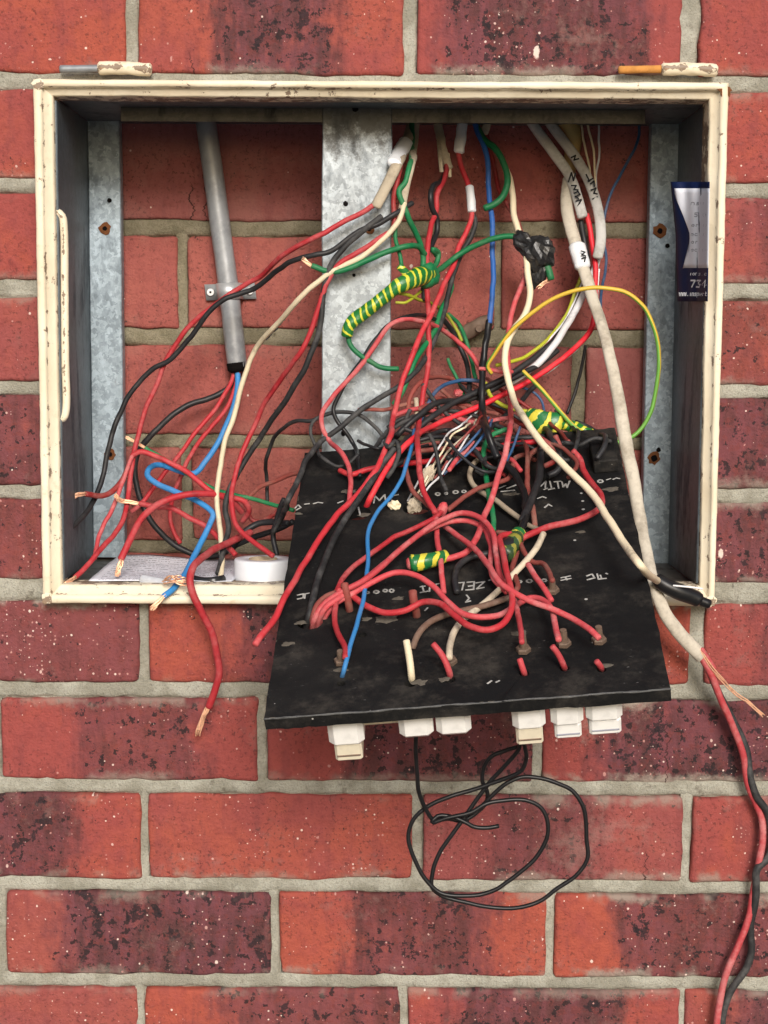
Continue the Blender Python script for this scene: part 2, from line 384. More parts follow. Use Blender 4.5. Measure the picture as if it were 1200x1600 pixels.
def tube_data(path, rad, N=10, flat=1.0, wob=0.0, lump=0.0, seed=0, V=None, Fc=None, uv=None, flatdir=None):
    V = [] if V is None else V; Fc = [] if Fc is None else Fc; uv = [] if uv is None else uv
    n = len(path); base = len(V); L = 0
    sv = Vector((seed*13.7, seed*7.3, seed*3.1))
    if wob:
        path = [p + Vector(mnoise.noise_vector(p*34+sv))*wob*1.35 + Vector(mnoise.noise_vector(p*95+sv))*wob*.42 for p in path]
    T = (path[1]-path[0]).normalized()
    nrm = flatdir if flatdir is not None else Vector((0, -1, 0))
    nrm = (nrm - T*nrm.dot(T))
    if nrm.length < 1e-3: nrm = T.orthogonal()
    nrm.normalize(); us = []
    for i, p in enumerate(path):
        T2 = (path[min(i+1, n-1)]-path[max(i-1, 0)])
        if T2.length < 1e-9: T2 = T.copy()
        T2.normalize(); nrm = nrm - T2*nrm.dot(T2); nrm.normalize(); B = T2.cross(nrm); T = T2
        if i: L += (p-path[i-1]).length
        us.append(L)
        r = rad(i/(n-1)) if callable(rad) else rad
        r *= 1+.04*mnoise.noise(p*90+sv)
        for k in range(N):
            a = 2*math.pi*k/N
            rr = r*(1+lump*mnoise.noise(p*130+Vector((math.cos(a), math.sin(a), seed))*1.2)) if lump else r
            V.append(p + nrm*(math.cos(a)*rr*flat) + B*(math.sin(a)*rr))
    for i in range(n-1):
        for k in range(N):
            k2 = (k+1) % N
            Fc.append((base+i*N+k, base+i*N+k2, base+(i+1)*N+k2, base+(i+1)*N+k))
            uv += [(us[i], k/N), (us[i], (k+1)/N), (us[i+1], (k+1)/N), (us[i+1], k/N)]
    for i0, rev in ((0, True), (n-1, False)):               # rounded ends
        c = path[i0]; d = (path[0]-path[1] if rev else path[-1]-path[-2]).normalized()
        r = rad(i0/(n-1)) if callable(rad) else rad
        b2 = len(V)
        for k in range(N): V.append(c + (V[base+i0*N+k]-c)*.72 + d*r*.28)
        V.append(c + d*r*.34)
        for k in range(N):
            k2 = (k+1) % N
            q = (base+i0*N+k, base+i0*N+k2, b2+k2, b2+k); t_ = (b2+k, b2+k2, b2+N)
            if rev: q = q[::-1]; t_ = t_[::-1]
            Fc.append(q); uv += [(us[i0], .5)]*4
            Fc.append(t_); uv += [(us[i0], .5)]*3
    return V, Fc, uv
def tube(name, pts, rad, mat, parent=None, N=10, flat=1.0, wob=0.0, lump=0.0, step=.0025, raw=False, flatdir=None, **tags):
    path = spline(pts if raw else [PT(p) for p in pts], step)
    V, Fc, uv = tube_data(path, rad, N, flat, wob, lump, random.random()*50, flatdir=flatdir)
    return mesh(name, V, Fc, mat, parent, org=path[0], uv=uv, **tags)
def strands(pts, parent, n=5, spread=.0011, r=.0006, name='copper_end', raw=False):   # bare copper strands, slightly frayed
    V, Fc, uv = [], [], []
    base = pts if raw else [PT(p) for p in pts]
    for i in range(n):
        a = 2*math.pi*i/n
        pp = []
        for j, b in enumerate(base):
            f = (1+.55*j/(len(base)-1))*spread
            tw = a+j*.9
            pp.append(b + Vector((math.cos(tw)*f, -abs(math.sin(tw))*f*.8, math.sin(tw)*f)) + Vector([random.gauss(0, spread*.25) for _ in range(3)]))
        tube_data(spline(pp, .0025), r, 6, V=V, Fc=Fc, uv=uv, seed=i)
    return mesh(name, V, Fc, 'copper', parent, org=base[0], uv=uv)
def ribbon(name, strokes, w, mat, parent, place):            # flat ink or paint strokes laid on a surface
    V, Fc = [], []
    for st in strokes:
        pts = [place(*p) for p in st]
        nn = place.normal
        for i in range(len(pts)-1):
            d = (pts[i+1]-pts[i]).normalized(); s = d.cross(nn).normalized()*w/2
            a, b = pts[i]-d*w*.4, pts[i+1]+d*w*.4
            k = len(V); lift = nn*.00022
            j = lambda: 1+random.uniform(-.25, .25)
            V += [a+s*j(), b+s*j(), b-s*j(), a-s*j(), a+s+lift, b+s+lift, b-s+lift, a-s+lift]
            Fc += [(k+4, k+5, k+6, k+7), (k, k+1, k+5, k+4), (k+1, k+2, k+6, k+5), (k+2, k+3, k+7, k+6), (k+3, k, k+4, k+7)]
    return mesh(name, V, Fc, mat, parent, smooth=False, kind='stuff')
def box_data(c, ex, ey, ez, V, Fc, bev=0):                   # box with half-extent vectors and chamfered edges
    c = Vector(c); lx, ly, lz = ex.length, ey.length, ez.length
    ux, uy, uz = ex/lx, ey/ly, ez/lz; bm_ = min(bev, lx*.45, ly*.45, lz*.45)
    b = len(V); idx = {}
    for sx in (-1, 1):
        for sy in (-1, 1):
            for sz in (-1, 1):
                for ax in range(3):
                    h = [lx-bm_, ly-bm_, lz-bm_]; h[ax] += bm_
                    idx[(sx, sy, sz, ax)] = len(V); V.append(c+ux*h[0]*sx+uy*h[1]*sy+uz*h[2]*sz)
    I = lambda sx, sy, sz, ax: idx[(sx, sy, sz, ax)]
    for s in (-1, 1):
        for ax, f in ((0, lambda a, d: (s, a, d)), (1, lambda a, d: (a, s, d)), (2, lambda a, d: (a, d, s))):
            Fc.append(tuple(I(*f(a, d), ax) for a, d in ((-1, -1), (1, -1), (1, 1), (-1, 1))))
    if bm_ > 0:
        for a in (-1, 1):
            for d in (-1, 1):
                Fc.append((I(a, d, -1, 0), I(a, d, 1, 0), I(a, d, 1, 1), I(a, d, -1, 1)))
                Fc.append((I(a, -1, d, 0), I(a, 1, d, 0), I(a, 1, d, 2), I(a, -1, d, 2)))
                Fc.append((I(-1, a, d, 1), I(1, a, d, 1), I(1, a, d, 2), I(-1, a, d, 2)))
                for e in (-1, 1): Fc.append((I(a, d, e, 0), I(a, d, e, 1), I(a, d, e, 2)))
def fix_normals(o):
    bm = bmesh.new(); bm.from_mesh(o.data); bmesh.ops.recalc_face_normals(bm, faces=bm.faces[:]); bm.to_mesh(o.data); bm.free(); return o
def box(name, lo, hi, mat, parent=None, bev=.001, **tags):
    lo, hi = Vector(lo), Vector(hi); h = (hi-lo)/2; V, Fc = [], []
    box_data((lo+hi)/2, Vector((h.x, 0, 0)), Vector((0, h.y, 0)), Vector((0, 0, h.z)), V, Fc, bev)
    return fix_normals(mesh(name, V, Fc, mat, parent, org=(lo+hi)/2, smooth=False, **tags))
def obox(name, c, ex, ey, ez, mat, parent=None, bev=.001, **tags):
    V, Fc = [], []; box_data(c, ex, ey, ez, V, Fc, bev)
    return fix_normals(mesh(name, V, Fc, mat, parent, org=c, smooth=False, **tags))
def disc(name, c, n, r, h, mat, parent, N=16, ring=None, jit=0.0):   # short cylinder, or a washer when ring is given
    n = n.normalized(); u = n.orthogonal().normalized(); v = n.cross(u); V, Fc = [], []
    rs = [r*(1+random.uniform(-jit, jit)) for _ in range(N)]
    prof = [(1, 0), (1, .75), (.88, 1)] + ([(ring, 1), (ring, 0)] if ring else [])
    for f, hh in prof:
        for k in range(N):
            a = 2*math.pi*k/N; V.append(c+(u*math.cos(a)+v*math.sin(a))*rs[k]*f+n*h*hh)
    for j in range(len(prof)-1):
        for k in range(N): Fc.append((j*N+k, j*N+(k+1) % N, (j+1)*N+(k+1) % N, (j+1)*N+k))
    if not ring: Fc.append(tuple(2*N+k for k in range(N)))
    return mesh(name, V, Fc, mat, parent, org=c, smooth=False)

# ------------------------------------------------------------------ the setting
g = mesh('ground', [(-30, -30, 0), (30, -30, 0), (30, .1, 0), (-30, .1, 0)], [(0, 1, 2, 3)], 'ground_concrete', smooth=False, kind='structure')

def brick_mesh(w, h, depth, seed, fine=True):
    def axis(L, n):
        e = [0, .0012, .0030, .006] if fine else [0, .003]
        inner = [e[-1]+(L-2*e[-1])*i/n for i in range(1, n)]
        return e+inner+[L-q for q in reversed(e)]
    xs, zs = axis(w, max(2, int(w/(.009 if fine else .06)))), axis(h, 6 if fine else 2)
    rr = .0030; V = []; Fc = []; sv = Vector((seed*3.3, seed*1.7, seed*9.1))
    nx, nz = len(xs), len(zs)
    for z in zs:
        for x in xs:
            d = min(x, w-x, z, h-z)
            y = 0
            if d < rr: y = rr-math.sqrt(max(0, rr*rr-(rr-d)**2)); y *= .8
            p = Vector((x, 0, z))
            y += mnoise.noise(p*45+sv)*.0006+mnoise.noise(p*14+sv)*.0009
            dx = dz = 0
            if d < .007:
                k = 1-d/.007
                e = mnoise.noise(p*70+sv)*.0016+mnoise.noise(p*22+sv)*.0016
                dx = (e if x < w/2 else -e)*k*(1 if min(x, w-x) < .007 else 0)
                dz = (e if z < h/2 else -e)*k*(1 if min(z, h-z) < .007 else 0)
                y += max(0, mnoise.noise(p*55+sv*2)-.15)*.006*k
            ex, ez = min(x, w-x), min(z, h-z); rc = .0034+.0028*mnoise.noise(Vector((round(x/w)*3.1, round(z/h)*5.3, seed)))
            if ex < rc and ez < rc:                       # worn round corners
                q = math.hypot(rc-ex, rc-ez); mx = max(rc-ex, rc-ez)
                if q > 1e-9:
                    f = mx/q
                    dx += ((rc-ex)*(1-f))*(1 if x < w/2 else -1); dz += ((rc-ez)*(1-f))*(1 if z < h/2 else -1)
            V.append((x-w/2+dx, y, z-h/2+dz))
    for j in range(nz-1):
        for i in range(nx-1): a = j*nx+i; Fc.append((a, a+1, a+nx+1, a+nx))
    per = [i for i in range(nx)]+[j*nx+nx-1 for j in range(1, nz)]+[(nz-1)*nx+i for i in range(nx-2, -1, -1)]+[j*nx for j in range(nz-2, 0, -1)]
    b = len(V)
    for i in per: V.append((V[i][0], depth, V[i][2]))
    m = len(per)
    for k in range(m): Fc.append((per[(k+1) % m], per[k], b+k, b+(k+1) % m))
    me = bpy.data.meshes.new('brick'); me.from_pydata(V, [], Fc)
    me.polygons.foreach_set('use_smooth', [True]*len(me.polygons)); return me

HX0, HX1, HZ0, HZ1 = -.289, .281, 1.279, 1.7135           # opening for the meter box
WALL = empty('brick_wall', (0, 0, 0), label='weathered red brick wall around the open meter box', cat='wall')
ROWZ = {'A': (1.7284, 1.804), 'B': (1.6381, 1.7139), 'C': (1.5521, 1.6261), 'D': (1.4640, 1.5366), 'E': (1.3730, 1.4514), 'F': (1.2885, 1.3600),
        'G': (1.1961, 1.2690), 'H': (1.1065, 1.1816), 'I': (1.0150, 1.0935), 'J': (.9247, 1.0024), 'K': (.8370, .9119)}
def ROWX(r, *px):                                         # joints (pairs of pixel columns) -> metres
    zm = sum(ROWZ[r])/2
    def inv(p):
        for y in range(-200, 1900, 4):
            if P(p, y, 0).z < zm: return P(p, y, 0).x
    return [inv(p) for p in px]
# per brick: left px, right px, burn from, burn to (fractions), strength, spatter, crack (fraction or none)
BR = {
 'A': [(-220,196,.0,.0,0,.5,None),(216,630,.2,.82,1,.55,.2),(652,1066,.03,.93,.95,.8,None),(1094,1510,0,0,0,.45,None)],
 'B': [(-10,420,.62,1,.4,.35,None),(862,1292,0,.3,.3,.5,None)],
 'C': [(-220,205,.8,1.2,.5,.4,None),(1085,1515,.12,.5,.55,.5,None)],
 'D': [(-8,420,.12,.9,.35,.4,None),(862,1292,.2,.86,.6,.6,None)],
 'E': [(-222,206,.2,1.2,.85,.5,None),(1085,1510,-.2,.8,.9,.6,None)],
 'F': [(-6,420,-.1,1,.65,.6,None),(860,1292,.1,1,.9,.8,None)],
 'G': [(-210,217,.3,1.2,.55,1.1,None),(233,655,.28,1.1,.95,.5,.75),(672,1078,.1,.75,.7,1.0,None),(1102,1515,.14,1.2,.75,.6,None)],
 'H': [(0,402,.22,.86,.75,.6,None),(417,832,.25,1.2,.9,.45,None),(849,1280,.13,1.3,1,1.1,.45)],
 'I': [(-205,220,-.2,.83,.95,.7,None),(232,645,-.1,-.05,0,.6,None),(661,1066,.22,.74,.72,.7,.86),(1081,1500,.2,1.2,.8,.7,None)],
 'J': [(-420,-6,.2,.8,1,.6,None),(10,423,.14,1.2,1,.5,None),(436,853,.2,.86,.9,.6,None),(867,1290,.17,1.2,.9,.9,None)],
 'K': [(-205,214,-.2,-.1,0,.4,None),(226,624,.2,1.2,.85,.6,None),(638,1060,.12,.86,.95,.5,None),(1070,1490,.12,1.2,1,.6,None)]}
LAID = {}
def put_brick(x0, x1, z0, z1, y, spec, parent, mat, seed, fine=True, depth=.022):
    me = brick_mesh(x1-x0, z1-z0, depth, seed, fine); me.materials.append(MATS[mat])
    o = link('brick', me, Vector(((x0+x1)/2, y, (z0+z1)/2)), parent)
    LAID.setdefault(parent.name, {}).setdefault((round(z0, 4), round(z1, 4)), []).append((x0, x1))
    b0, b1, bs, sp, ck, w = spec
    o['b0'] = float(b0); o['b1'] = float(b1); o['bs'] = float(bs); o['sp'] = float(sp); o['ck'] = float(ck); o['ck2'] = float(w)
    return o
seed = 0; filled = {}
for r, lst in BR.items():
    z0, z1 = ROWZ[r]; filled[r] = []
    for (pl, pr, f0, f1, bs, sp, ck) in lst:
        x0, x1 = ROWX(r, pl, pr); W0 = x1-x0; filled[r].append((x0, x1))
        a, b = x0, x1
        if r in 'BCDEF':
            if x0 < 0: b = min(x1, HX0)
            else: a = max(x0, HX1)
        seed += 1; c = (a+b)/2
        put_brick(a, b, z0, z1, random.uniform(-.0012, .0012), (x0+W0*f0-c, x0+W0*f1-c, bs, sp, 9 if ck is None else x0+W0*ck-c, 9), WALL, 'brick_face' if ck is None else 'brick_face_cracked', seed)
PITCHX = .2415; DZ = .0866
def rest_of_row(z0, z1, xl, xr):                          # the courses go on to both sides of the picture
    global seed
    for s, x in ((1, xr), (-1, xl)):
        for k in range(3):
            a = x+.0095*s; b = a+.231*s; a, b, x = min(a, b), max(a, b), b
            seed += 1; c = random.random()
            W = b-a; f0 = random.uniform(-.1, .3); f1 = random.uniform(.6, 1.2)
            put_brick(a, b, z0, z1, random.uniform(-.001, .001), (-W/2+W*f0, -W/2+W*f1, random.choice((0, .6, .9)), .6, 9, 9), WALL, 'brick_face', seed, False)
for r in BR: rest_of_row(*ROWZ[r], min(q[0] for q in filled[r]), max(q[1] for q in filled[r]))
for i, z in enumerate((1.8135, 1.8135+DZ, 1.8135+2*DZ, .8275-.075, .8275-.075-DZ)):
    o_ = .113 if i in (0, 2, 3) else -.006
    xs = [o_+PITCHX*k for k in range(-1, 2)]
    for a in xs:
        seed += 1; put_brick(a-.2315, a, z, z+.0755, 0, (-.08, .06, random.choice((0, .8)), .6, 9, 9), WALL, 'brick_face', seed, False)
    rest_of_row(z, z+.0755, xs[0]-.2315, xs[-1])

def sheet(name, x0, x1, z0, z1, y, res, mat, parent, hole=None, amp=.0009):
    nx, nz = int((x1-x0)/res), int((z1-z0)/res); V, Fc = [], []; 
    X = lambda i: x0+(x1-x0)*i/nx
    Z = lambda j: z0+(z1-z0)*j/nz
    for j in range(nz+1):
        for i in range(nx+1):
            p = Vector((X(i), 0, Z(j)))
            V.append((p.x, y+mnoise.noise(p*60)*amp+mnoise.noise(p*19)*amp*1.2, p.z))
    for j in range(nz):
        for i in range(nx):
            xc, zc = X(i+.5), Z(j+.5)
            if hole and hole[0] < xc < hole[1] and hole[2] < zc < hole[3]: continue
            a = j*(nx+1)+i; Fc.append((a, a+1, a+nx+2, a+nx+1))
    return mesh(name, V, Fc, mat, parent, org=(0, 0, 0))
def joints(name, wall, x0, x1, y, mat, hole=None, deep=.0075, face=.0022):
    # tooled mortar: each bed and upright joint is a bar with an open groove against the brick below or to its right
    V, Fc = [], []; rows_ = LAID[wall.name]; keys = sorted(rows_)
    nz = lambda a, b, c: mnoise.noise(Vector((a*c, b*c, c)))
    def bar(n, fn, prof):
        b = len(V); m_ = len(prof)
        for i in range(n+1):
            for (t, d, gr) in prof: V.append(fn(i/n, t, d, gr))
        for i in range(n):
            for j in range(m_-1): Fc.append((b+i*m_+j, b+i*m_+j+1, b+(i+1)*m_+j+1, b+(i+1)*m_+j))
    prof = [(0, 1, 1), (.10, .95, 1), (.17, .35, 1), (.26, .06, 0), (.5, -.05, 0), (.75, 0, 0), (.92, .14, 0), (1.06, .4, 0)]
    for k in range(len(keys)-1):
        zl, zu = keys[k][1], keys[k+1][0]
        spans = [(x0, x1)]
        if hole and hole[2]-.01 < (zl+zu)/2 < hole[3]+.004: spans = [(x0, hole[0]), (hole[1], x1)]
        for a, c in spans:
            def fn(u, t, d, gr):
                x = a+(c-a)*u; g_ = .55+.9*nz(x, zl, 21); tt = t*(1 if not gr else max(.2, .75+.8*nz(x, zl, 55)))
                z = zl-.0012+(zu-zl+.0018)*tt
                return (x, y+face+(deep*d*max(.15, g_) if gr else face*d)+nz(x, z, 60)*.0006+nz(x, z, 190)*.0004, z)
            bar(max(4, int((c-a)/.004)), fn, prof)
    for (zl, zu), L in rows_.items():
        L = sorted(L)
        for (p, q) in zip(L, L[1:]):
            xa, xb = p[1], q[0]
            if xb-xa > .05: continue
            def fn(u, t, d, gr):
                z = zl-.004+(zu-zl+.008)*u; g_ = .75+.8*nz(xa, z, 25); tt = t*(1 if not gr else max(.2, .8+.8*nz(xa, z, 60)))
                x = xb+.0012-(xb-xa+.0024)*tt
                return (x, y+face+.0004+(deep*d*max(.2, g_) if gr else face*d)+nz(x, z, 70)*.0006+nz(x, z, 190)*.0004, z)
            bar(20, fn, prof)
    return fix_normals(mesh(name, V, Fc, mat, wall, org=WORG[wall.name]))
sheet('mortar_bed', -1.25, 1.25, .62, 2.08, .0135, .012, 'mortar', WALL, (HX0, HX1, HZ0, HZ1))
joints('mortar_joints', WALL, -1.25, 1.25, 0, 'mortar', (HX0, HX1, HZ0, HZ1))

# inner skin of brickwork seen through the back of the box
IY = .176
INN = empty('inner_brick_wall', (0, IY, 1.3), label='shaded inner brick wall seen through the back of the box', cat='wall')
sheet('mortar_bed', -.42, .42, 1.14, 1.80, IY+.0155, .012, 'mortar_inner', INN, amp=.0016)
rows = [((-20,345), [(-300,552),(566,1052),(1064,1400)]), ((371,514), [(-210,278),(293,772),(784,1270)]),
        ((541,680), [(-60,538),(552,893),(916,1400)]), ((702,846), [(-200,283),(300,790),(806,1300)]), ((868,1010), [(-60,520),(536,900),(916,1400)])]
cks = {0: [.62, 9, 9], 1: [9, 9, 9], 2: [9, .7, 9], 3: [9, 9, 9], 4: [9, 9, 9]}
for i, ((t, b), L) in enumerate(rows):
    z1, z0 = P(600, t, IY).z, P(600, b, IY).z
    for j, (a, c) in enumerate(L):
        x0, x1 = P(a, (t+b)/2, IY).x, P(c, (t+b)/2, IY).x
        x0, x1 = max(x0, -.41), min(x1, .41); seed += 1
        ck = cks[i][j]; W = x1-x0
        put_brick(x0, x1, z0, z1, IY, (-9, -8, 0, .10, (ck-.5)*W if ck < 1 else 9, P(300, 300, IY).x-(x0+x1)/2 if i == 0 and j == 0 else 9), INN, 'brick_inner', seed)

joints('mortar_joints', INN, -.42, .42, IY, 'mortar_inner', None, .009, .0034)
# ------------------------------------------------------------------ the meter box
BOX = empty('meter_box', (-.004, 0, 1.28), label='open cream painted steel meter box recessed into the brick wall', cat='meter box')
FO = [(-.2995, 1.7200), (.2905, 1.7200), (.2905, 1.2705), (-.2990, 1.2700)]
FI = [(-.2835, 1.7063), (.2750, 1.7063), (.2778, 1.2880), (-.2828, 1.2865)]
prof = [(0, .004, 0), (0, -.0165, .06), (.04, -.0205, .12), (.12, -.0222, .2), (.40, -.0222, .42), (.49, -.0205, .48), (.53, -.0165, .53), (.9, -.0155, .8), (.98, -.0142, .92), (1.0, -.011, .97), (1.0, .012, 1)]
for s in range(4):
    a0, a1, i0, i1 = FO[s], FO[(s+1) % 4], FI[s], FI[(s+1) % 4]
    V, Fc, uv = [], [], []; n = 70; m = len(prof)
    for i in range(n+1):
        t = i/n
        for (k, y, v) in prof:
            q0 = Vector((a0[0]+(i0[0]-a0[0])*k, 0, a0[1]+(i0[1]-a0[1])*k)); q1 = Vector((a1[0]+(i1[0]-a1[0])*k, 0, a1[1]+(i1[1]-a1[1])*k))
            p = q0.lerp(q1, t); p.y = y
            w = Vector(mnoise.noise_vector(p*33+Vector((s*5, k*3, 0))))*.00055+Vector(mnoise.noise_vector(p*140+Vector((s, k*9, 0))))*.00035
            if 0 < i < n: p += w
            else: p.y += w.y*.3
            V.append(p)
    for i in range(n):
        for j in range(m-1):
            Fc.append((i*m+j, i*m+j+1, (i+1)*m+j+1, (i+1)*m+j))
            uv += [(i/n, prof[j][2]), (i/n, prof[j+1][2]), ((i+1)/n, prof[j+1][2]), ((i+1)/n, prof[j][2])]
    fix_normals(mesh('frame_rail', V, Fc, 'cream_paint', BOX, uv=uv, smooth=True))
# weld blobs at the corners
for (x, z) in ((-.2945, 1.7150), (.2860, 1.2760), (-.2945, 1.2755)):
    disc('corner_weld', Vector((x, -.0215, z)), Vector((0, -1, 0)), .0050, .0012, 'cream_paint', BOX, 14, jit=.22)
disc('rust_patch', Vector((.2862, -.0216, 1.7135)), Vector((0, -1, 0)), .0056, .0005, 'rust', BOX, 22, jit=.42)
X0, X1, Z0, Z1 = -.2850, .2792, 1.2852, 1.7078; YB = .150; YC = .056
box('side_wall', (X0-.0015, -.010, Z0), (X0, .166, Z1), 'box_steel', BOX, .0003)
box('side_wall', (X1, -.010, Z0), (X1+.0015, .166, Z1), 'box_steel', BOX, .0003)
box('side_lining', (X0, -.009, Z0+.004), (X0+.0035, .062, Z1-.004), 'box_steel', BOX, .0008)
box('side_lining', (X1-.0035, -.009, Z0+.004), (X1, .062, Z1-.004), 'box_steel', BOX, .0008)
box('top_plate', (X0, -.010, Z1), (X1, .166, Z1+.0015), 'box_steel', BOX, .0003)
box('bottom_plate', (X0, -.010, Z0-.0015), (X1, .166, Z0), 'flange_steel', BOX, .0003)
zt0, zt1 = P(600, 191, YB).z, P(600, 160, YB).z
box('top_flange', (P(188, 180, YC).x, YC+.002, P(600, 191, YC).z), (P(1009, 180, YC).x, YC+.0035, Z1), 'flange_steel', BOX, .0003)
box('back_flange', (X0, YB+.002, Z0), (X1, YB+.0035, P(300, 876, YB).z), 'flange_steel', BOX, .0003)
def strip(pl, pr, pt, pb, y, name='mounting_strip', mat='zinc'):     # galvanised channel: face with two side returns
    a, b = P(pl, (pt+pb)/2, y).x, P(pr, (pt+pb)/2, y).x; z1, z0 = P(600, pt, y).z, P(600, pb, y).z
    V, Fc = [], []; pr_ = [(a, y+.014), (a, y+.0012), (a+.0009, y), (b-.0009, y), (b, y+.0012), (b, y+.014)]
    n = 40; m = 6
    for i in range(n+1):
        z = z0+(z1-z0)*i/n
        for (x, yy) in pr_: V.append((x+mnoise.noise(Vector((x*9, 0, z*20)))*.0006, yy+mnoise.noise(Vector((x*20, 3, z*12)))*.0007, z))
    for i in range(n):
        for j in range(m-1): Fc.append((i*m+j, i*m+j+1, (i+1)*m+j+1, (i+1)*m+j))
    return mesh(name, V, Fc, mat, BOX, smooth=False)
sl = strip(141, 191, 160, 873, YB); sc_ = strip(503, 611, 169, 720, YC, mat='zinc_dark_top'); sr = strip(1010, 1057, 162, 905, YB)
def hole(par, px, py, y, r, rust=0):
    c = P(px, py, y-.0006)
    if rust: disc('rust_ring', c, Vector((0, -1, 0)), rust, .0006, 'rust', par, 14, jit=.18); c = c+Vector((0, -.0006, 0))
    disc('screw_hole', c, Vector((0, -1, 0)), r, .0004, 'hole_dark', par, 12, jit=.1)
hole(sl, 171, 313, YB, .0022); hole(sl, 164, 357, YB, .0022, .0058); hole(sl, 172, 710, YB, .0024, .0056)
hole(sr, 1031, 361, YB, .0026, .0066); hole(sr, 1043, 384, YB, .0022); hole(sr, 1022, 716, YB, .0032, .0062); hole(sr, 1029, 703, YB, .0024)
hole(sc_, 540, 318, YC, .0024); hole(sc_, 555, 170, YC, .0028); hole(sc_, 537, 677, YC, .0026); hole(sc_, 577, 358, YC, .002, .0048); hole(sc_, 553, 430, YC, .0016)
# hinges along the top edge
for (pa, pb, pc, py0, py1, pm) in ((95, 156, 234, 108, 107, 'lead_pin'), (968, 1036, 1118, 109, 108, 'orange_rust')):
    tube('hinge_pin', [(pa, py0, -8), (pb, py1, -8), (pb+8, py1, -8)], .0033, pm, BOX, N=12, lump=.10)
    tube('hinge_knuckle', [(pb, py1, -9), ((pb+pc)/2, py1-.5, -9), (pc, py1+2, -9)], .0055, 'cream_paint', BOX, N=14, lump=.14)
# stay rod on the left side
tube('stay_rod', [(77, 331, -4), (88, 331, -6), (97, 338, -6), (100, 360, -6), (101, 450, -6), (102, 560, -6), (103, 640, -6), (99, 653, -6), (90, 655, -4), (82, 655, 0)], .0035, 'cream_paint', BOX, N=12)

# ------------------------------------------------------------------ conduit with its saddle
cd = [(318, 160, 158), (323, 200, 158), (333, 270, 158), (345, 360, 158), (357, 450, 158), (366, 530, 158), (371, 574, 158)]
CON = tube('conduit', cd, .0098, 'conduit_grey', N=24, step=.006, label='slanting grey conduit pipe clipped to the inner bricks', cat='pipe')
tube('pipe_mouth', [(369.5, 567, 158), (371.2, 576.5, 158)], .0101, 'hole_dark', CON, N=20)
SAD = empty('pipe_saddle', P(360, 455, .17), label='bright zinc saddle clip holding the grey conduit', cat='clip')
c = P(358, 455, .158); ax = (PT(cd[5])-PT(cd[3])).normalized(); sx = Vector((1, 0, .04)).normalized()
V, Fc = [], []
for j in (-1, 1):
    arc = [(-.0245, .0135), (-.0125, .0135), (-.0112, .011)] + [(.0112*math.cos(math.radians(a)), -.0112*math.sin(math.radians(a))) for a in range(180, -1, -15)] + [(.0112, .011), (.0125, .0135), (.0245, .0135)]
    for (a, d) in arc: V.append(c+sx*a+Vector((0, d, 0))+ax*(.0078*j))
n = len(V)//2
for i in range(n-1): Fc.append((i, i+1, n+i+1, n+i))
sb = mesh('saddle_band', V, Fc, 'bright_zinc', SAD, org=c)
md = sb.modifiers.new('thickness', 'SOLIDIFY'); md.thickness = .0012; md.offset = 0
for s in (-1, 1):
    sc2 = c+sx*(.0193*s)+Vector((0, .0125, 0)); scw = disc('screw', sc2, Vector((0, -1, 0)), .0038, .0022, 'bright_zinc', SAD, 14)
    disc('screw_slot', sc2+Vector((0, -.0022, 0)), Vector((0, -1, 0)), .0014, .0003, 'hole_dark', scw, 4)
RS = empty('rusty_bracket', P(742, 515, .17), label='short rusty bracket with a screw on the inner bricks by the blue wire', cat='bracket')
tube('bracket_arm', [(716, 526, 164), (735, 516, 160), (752, 506, 158), (766, 500, 162)], lambda t: .0072-.0012*abs(t-.4), 'stud_brown', RS, N=12, flat=.45, lump=.2)
disc('screw', P(748, 514, .154), Vector((0, -1, 0)), .0034, .0025, 'stud_brown', RS, 10)
YS = tube('old_sleeve', [(880, 175, 162), (893, 205, 164), (894, 240, 166), (888, 270, 168)], lambda t: .0105-.004*t, 'old_sleeve', N=12, lump=.2, label='stubby yellowed sleeve behind the grey sheathed cables', cat='sleeve')

# ------------------------------------------------------------------ things lying in the box
zf = Z0
def paper():
    A = [P(128, 914, .004), P(366, 914, .004), P(362, 884, .118), P(141, 884, .118)]
    x0, x1 = -.262, -.135; V, Fc, uv = [], [], []; nx, ny = 30, 14
    for j in range(ny+1):
        for i in range(nx+1):
            u, v = i/nx, j/ny
            x = x0+(x1-x0)*u+.006*v; y = .000+.128*v
            z = zf+.0012+.004*v**2+.0025*math.sin(u*5+1)*v+.006*max(0, .25-u)*v*4*(1-v)+.0016*mnoise.noise(Vector((x*30, y*30, 0)))+.0015
            V.append((x, y, z))
    for j in range(ny):
        for i in range(nx):
            a = j*(nx+1)+i; Fc.append((a, a+1, a+nx+2, a+nx+1))
            for (p, q) in ((i, j), (i+1, j), (i+1, j+1), (i, j+1)): uv.append((p/nx, q/ny))
    o = mesh('paper_sheet', V, Fc, 'printed_paper', uv=uv, label='printed paper sheet lying in the bottom of the box', cat='paper')
    md = o.modifiers.new('thickness', 'SOLIDIFY'); md.thickness = .0003
paper()
TC = Vector((P(410, 915, .02).x, .030, zf+.0005))
TR = empty('tape_roll', TC, label='white roll of tape lying flat in the box beside the panel', cat='tape roll')
def ring(name, c, r0, r1, h, mat, par, N=48):
    V, Fc = [], []; prof = [(r1, 0), (r1, h*.94), (r1-.0008, h), (r0+.0008, h), (r0, h*.95), (r0, 0)]
    for (r, z) in prof:
        for k in range(N): a = 2*math.pi*k/N; V.append(c+Vector((r*math.cos(a), r*math.sin(a), z)))
    for j in range(len(prof)-1):
        for k in range(N): Fc.append((j*N+k, j*N+(k+1) % N, (j+1)*N+(k+1) % N, (j+1)*N+k))
    return fix_normals(mesh(name, V, Fc, mat, par, org=c))
